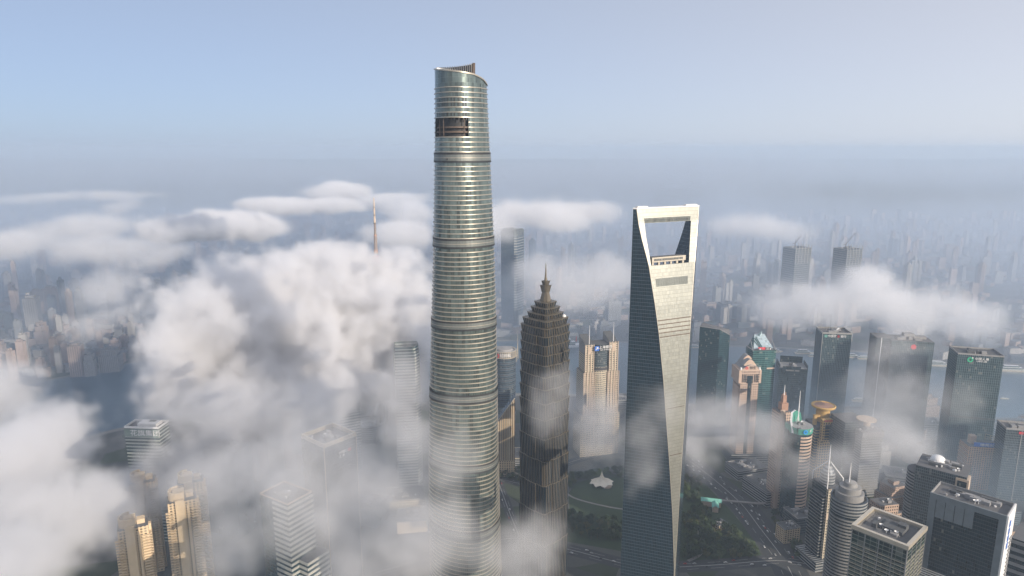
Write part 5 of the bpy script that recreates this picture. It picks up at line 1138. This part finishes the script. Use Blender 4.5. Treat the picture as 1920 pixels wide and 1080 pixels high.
# ---------------------------------------------------------------- haze and clouds
def vol_mat(n, dens, c, an=0.0):
    m = bpy.data.materials.new(n); m.use_nodes = True; t = m.node_tree; t.nodes.remove(t.nodes['Principled BSDF'])
    pv = t.nodes.new('ShaderNodeVolumePrincipled'); pv.inputs['Density'].default_value = dens; pv.inputs['Color'].default_value = (*c, 1); pv.inputs['Anisotropy'].default_value = an
    t.links.new(pv.outputs[0], t.nodes['Material Output'].inputs['Volume']); return m
hz = MB(); hz.prism([(-26000, -3000), (26000, -3000), (26000, 26000), (-26000, 26000)], -1, 640, 1, 0, 0, True, None, True)
tag(hz.build('haze', vol_mat('haze_air', 9e-5, (.60, .73, .90), .1)), 'thin blue morning haze over the whole city', 'haze', None, 'stuff')
CM = {}
def cloud(name, label, blobs, dens, vox, nscale, namp=2.0, soft=.5, seed=0, kind=None, tint=(.962, .966, .985), detail=5, fine=.75):
    """blobs: (u, v, metres ahead, half-width px, half-height px, half-depth m)"""
    ells = []
    for (u, v, d, ru, rv, rd_) in blobs:
        p = PD(u, v, d); s = mpp(p); ells.append((p, (ru * s, rd_, rv * s)))
    ex = 1.12
    lo = [min(c[k] - r_[k] * ex for c, r_ in ells) for k in range(3)]; hi = [max(c[k] + r_[k] * ex for c, r_ in ells) for k in range(3)]
    lo[2] = max(2, lo[2])
    if dens not in CM: CM[dens] = vol_mat('cloud_vapour', dens, tint, .15)
    ng = bpy.data.node_groups.new(name, 'GeometryNodeTree')
    ng.interface.new_socket('Geometry', in_out='INPUT', socket_type='NodeSocketGeometry'); ng.interface.new_socket('Geometry', in_out='OUTPUT', socket_type='NodeSocketGeometry')
    N_, L = ng.nodes, ng.links; pos = N_.new('GeometryNodeInputPosition'); cur = None
    def vm(op, a, b):
        n = N_.new('ShaderNodeVectorMath'); n.operation = op; L.new(a, n.inputs[0])
        if b is not None:
            if isinstance(b, (tuple, list, Vector)): n.inputs[1].default_value = b
            else: L.new(b, n.inputs[1])
        return n
    class T_: nodes = N_; links = L
    # warp the position a little so edges billow
    wn_ = N_.new('ShaderNodeTexNoise'); wn_.inputs['Scale'].default_value = nscale * .8; wn_.inputs['Detail'].default_value = 2
    L.new(vm('ADD', pos.outputs[0], (seed * 431.0, seed * 173.0, seed * 57.0)).outputs[0], wn_.inputs['Vector'])
    wv = vm('SUBTRACT', wn_.outputs['Color'], (.5, .5, .5)); ws = N_.new('ShaderNodeVectorMath'); ws.operation = 'SCALE'; L.new(wv.outputs[0], ws.inputs[0]); ws.inputs['Scale'].default_value = .45 / nscale
    wp = vm('ADD', pos.outputs[0], ws.outputs[0])
    for c, r_ in ells:
        l = vm('LENGTH', vm('DIVIDE', vm('SUBTRACT', wp.outputs[0], tuple(c)).outputs[0], r_).outputs[0], None).outputs['Value']
        cur = l if cur is None else None or (lambda a, b: (lambda n: (setattr(n, 'operation', 'SMOOTH_MIN'), L.new(a, n.inputs[0]), L.new(b, n.inputs[1]), setattr(n.inputs[2], 'default_value', .22), n.outputs[0])[-1])(N_.new('ShaderNodeMath')))(cur, l)
    no = N_.new('ShaderNodeTexNoise'); no.inputs['Scale'].default_value = nscale; no.inputs['Detail'].default_value = detail; no.inputs['Roughness'].default_value = .6
    L.new(vm('ADD', wp.outputs[0], (seed * 91.0, seed * 37.0, seed * 13.0)).outputs[0], no.inputs['Vector'])
    n2 = N_.new('ShaderNodeTexNoise'); n2.inputs['Scale'].default_value = nscale * 3.6; n2.inputs['Detail'].default_value = 3; L.new(wp.outputs[0], n2.inputs['Vector'])
    d = M_(T_, 'ADD', M_(T_, 'ADD', cur, M_(T_, 'MULTIPLY_ADD', no.outputs[0], -namp, namp * .5)), M_(T_, 'MULTIPLY_ADD', n2.outputs[0], -fine, fine * .5))
    mr = N_.new('ShaderNodeMapRange'); mr.interpolation_type = 'SMOOTHSTEP'; L.new(d, mr.inputs['Value'])
    mr.inputs['From Min'].default_value = .98; mr.inputs['From Max'].default_value = .98 - soft; mr.inputs['To Min'].default_value = 0; mr.inputs['To Max'].default_value = 1
    vc = N_.new('GeometryNodeVolumeCube'); L.new(mr.outputs[0], vc.inputs['Density']); vc.inputs['Min'].default_value = lo; vc.inputs['Max'].default_value = hi
    for k, ax in enumerate('XYZ'): vc.inputs['Resolution ' + ax].default_value = max(8, int((hi[k] - lo[k]) / vox))
    sm = N_.new('GeometryNodeSetMaterial'); sm.inputs['Material'].default_value = CM[dens]; L.new(vc.outputs[0], sm.inputs[0])
    out = N_.new('NodeGroupOutput'); L.new(sm.outputs[0], out.inputs[0])
    vd = bpy.data.volumes.new(name); o = bpy.data.objects.new(name, vd); col.objects.link(o); vd.materials.append(CM[dens])
    o.modifiers.new('vapour', 'NODES').node_group = ng
    return tag(o, label, 'cloud' if name == 'cloud' else 'mist', None, kind)
cloud('cloud', 'large billowing white cloud filling the view left of the tallest tower', [(540, 580, 1130, 230, 110, 180), (690, 575, 1190, 150, 95, 150), (430, 610, 1080, 130, 115, 150), (370, 660, 1020, 100, 95, 130), (560, 680, 1060, 210, 80, 150), (350, 725, 980, 75, 50, 100), (720, 640, 1150, 120, 90, 130), (640, 500, 1220, 140, 42, 130), (470, 740, 980, 130, 55, 110), (620, 720, 1000, 140, 60, 110), (740, 690, 1140, 80, 60, 110)], .042, 5.2, 1 / 100, 1.9, .32, 1, detail=7, fine=1.0)
cloud('cloud', 'bright lens-shaped cloud floating above the left half of the city', [(395, 423, 1950, 135, 30, 180), (330, 430, 1950, 70, 22, 140), (465, 427, 2000, 60, 24, 140)], .034, 9, 1 / 110, 1.3, .34, 2, detail=7, fine=.6)
cloud('cloud', 'long low cloud bank behind the lens-shaped cloud', [(540, 386, 2600, 110, 15, 200), (620, 384, 2700, 60, 14, 200), (480, 384, 2600, 50, 11, 150)], .024, 12, 1 / 140, 1.6, .4, 3, detail=7)
cloud('cloud', 'rounded cloud hump on the horizon left of the tallest tower', [(635, 358, 3500, 75, 18, 320), (730, 376, 3300, 80, 15, 300), (770, 402, 2800, 55, 18, 220), (750, 440, 2300, 75, 26, 200)], .020, 15, 1 / 170, 1.7, .42, 4, detail=7)
cloud('cloud', 'flat pale cloud right behind the tallest tower', [(1010, 402, 2300, 130, 28, 260), (1100, 398, 2400, 70, 20, 200), (930, 420, 2200, 60, 34, 200)], .014, 12, 1 / 140, 1.9, .55, 5, detail=7)
cloud('cloud', 'faint cloud above the far city right of the opening-topped tower', [(1405, 425, 2600, 100, 28, 260), (1460, 432, 2700, 70, 20, 220)], .007, 14, 1 / 150, 2.0, .7, 6, detail=7)
cloud('cloud', 'small rounded cloud at the left edge below the horizon', [(40, 455, 1550, 80, 30, 160), (-30, 470, 1550, 70, 30, 160)], .013, 10, 1 / 100, 1.9, .6, 7, detail=7)
cloud('cloud', 'low cloud streak between the left-edge cloud and the lens-shaped cloud', [(210, 466, 1600, 120, 28, 170), (290, 478, 1600, 70, 20, 140), (170, 428, 2200, 100, 24, 220)], .011, 10, 1 / 100, 2.0, .6, 8, detail=7)
cloud('cloud', 'thin distant cloud streak at far left near the horizon', [(200, 366, 3700, 110, 10, 300), (60, 372, 3700, 80, 9, 300), (228, 388, 2900, 40, 14, 160)], .006, 18, 1 / 150, 2.0, .7, 9)
cloud('cloud', 'upright puff of cloud over the left river bank', [(205, 545, 1300, 60, 60, 110), (190, 600, 1250, 54, 40, 100)], .013, 7, 1 / 75, 1.9, .6, 10, detail=7)
cloud('cloud', 'pale cloud behind the spire of the pagoda tower', [(1080, 535, 1500, 120, 56, 150), (1010, 510, 1500, 60, 34, 130), (1140, 510, 1650, 70, 40, 150)], .008, 8, 1 / 90, 2.0, .7, 11, detail=7)
cloud('cloud', 'long drifting cloud over the river at right', [(1560, 565, 1560, 160, 54, 130), (1700, 580, 1560, 160, 58, 130), (1810, 600, 1580, 110, 48, 120), (1470, 580, 1600, 90, 38, 110), (1620, 530, 1600, 100, 34, 120)], .012, 8, 1 / 95, 1.9, .65, 12, detail=7)
cloud('mist', 'thick fog bank rolling over the bottom left corner', [(40, 850, 760, 130, 105, 110), (-30, 740, 900, 70, 75, 100), (230, 935, 810, 150, 60, 90), (90, 985, 640, 140, 90, 90), (350, 880, 880, 110, 60, 100), (0, 1060, 560, 150, 80, 80)], .028, 4.8, 1 / 65, 2.1, .42, 13, 'stuff', detail=7)
cloud('mist', 'torn fog drifting between the towers left of centre', [(480, 780, 880, 230, 90, 110), (610, 850, 690, 150, 110, 70), (450, 890, 680, 130, 90, 60), (520, 930, 600, 110, 80, 50), (700, 950, 640, 140, 110, 80), (440, 1010, 640, 80, 90, 60), (720, 1050, 550, 150, 70, 80), (560, 990, 560, 100, 60, 40), (760, 760, 900, 80, 110, 60)], .013, 4.8, 1 / 60, 2.2, .6, 14, 'stuff', detail=7)
cloud('mist', 'translucent fog veiling the lower part of the tallest tower', [(840, 860, 580, 80, 130, 40), (830, 1000, 540, 120, 110, 45), (790, 820, 600, 60, 90, 45), (900, 1040, 540, 90, 70, 40)], .014, 4.5, 1 / 55, 2.2, .8, 15, 'stuff', detail=7)
cloud('mist', 'wisps of fog across the shaft of the pagoda tower', [(1020, 770, 745, 50, 90, 30), (1045, 725, 750, 40, 40, 25), (1000, 1010, 650, 80, 90, 40), (1090, 770, 860, 70, 70, 50), (960, 1050, 560, 80, 60, 40), (1120, 800, 1020, 60, 70, 60)], .014, 4.5, 1 / 48, 2.3, .8, 16, 'stuff', detail=7)
cloud('mist', 'wisps of fog across the dark side of the opening-topped tower', [(1215, 800, 680, 60, 80, 30), (1250, 760, 690, 40, 50, 25), (1200, 880, 650, 60, 50, 30)], .012, 4.5, 1 / 45, 2.4, .8, 17, 'stuff', detail=7)
cloud('mist', 'bright fog puff right of the opening-topped tower over the avenue', [(1330, 775, 1000, 80, 46, 90), (1370, 800, 980, 90, 46, 90), (1300, 830, 940, 60, 60, 80), (1440, 810, 960, 80, 46, 60)], .013, 5, 1 / 55, 2.2, .7, 18, 'stuff', detail=7)
cloud('mist', 'thin fog curling among the towers at lower right', [(1640, 800, 1000, 80, 46, 70), (1560, 870, 820, 70, 40, 50), (1480, 880, 900, 90, 50, 40), (1640, 860, 900, 80, 50, 70), (1715, 840, 900, 50, 36, 50)], .009, 5, 1 / 55, 2.3, .8, 19, 'stuff', detail=7)
cloud('mist', 'grey fog in front of the misty pair and insurance towers', [(1700, 750, 1130, 120, 90, 70), (1795, 750, 1105, 105, 70, 35), (1700, 830, 1000, 90, 50, 70), (1640, 730, 1200, 80, 70, 60), (1690, 660, 1190, 110, 50, 50)], .009, 5.5, 1 / 60, 2.2, .8, 20, 'stuff', detail=7)
cloud('mist', 'wide low mist lying over the far bank and the river', [(960, 470, 3250, 2600, 120, 2650), (-300, 470, 3250, 2200, 120, 2650), (2220, 490, 3050, 2200, 130, 2750)], 9e-4, 45, 1 / 600, .5, .62, 21, 'stuff', (.64, .74, .89))
cloud('mist', 'distant blue mist closing off the horizon', [(960, 350, 12000, 1600, 60, 8500), (100, 350, 12000, 1200, 60, 8500), (1820, 350, 12000, 1200, 60, 8500)], 7e-4, 160, 1 / 2500, .3, .8, 22, 'stuff', (.62, .69, .81))
cloud('mist', 'soft blue ground mist between the lower parts of the near towers', [(620, 900, 820, 330, 120, 300), (1560, 800, 1180, 330, 110, 260), (1800, 830, 1100, 260, 110, 300), (1150, 860, 1150, 200, 60, 200)], 2.2e-3, 20, 1 / 160, 1.1, .7, 23, 'stuff', (.56, .71, .86))
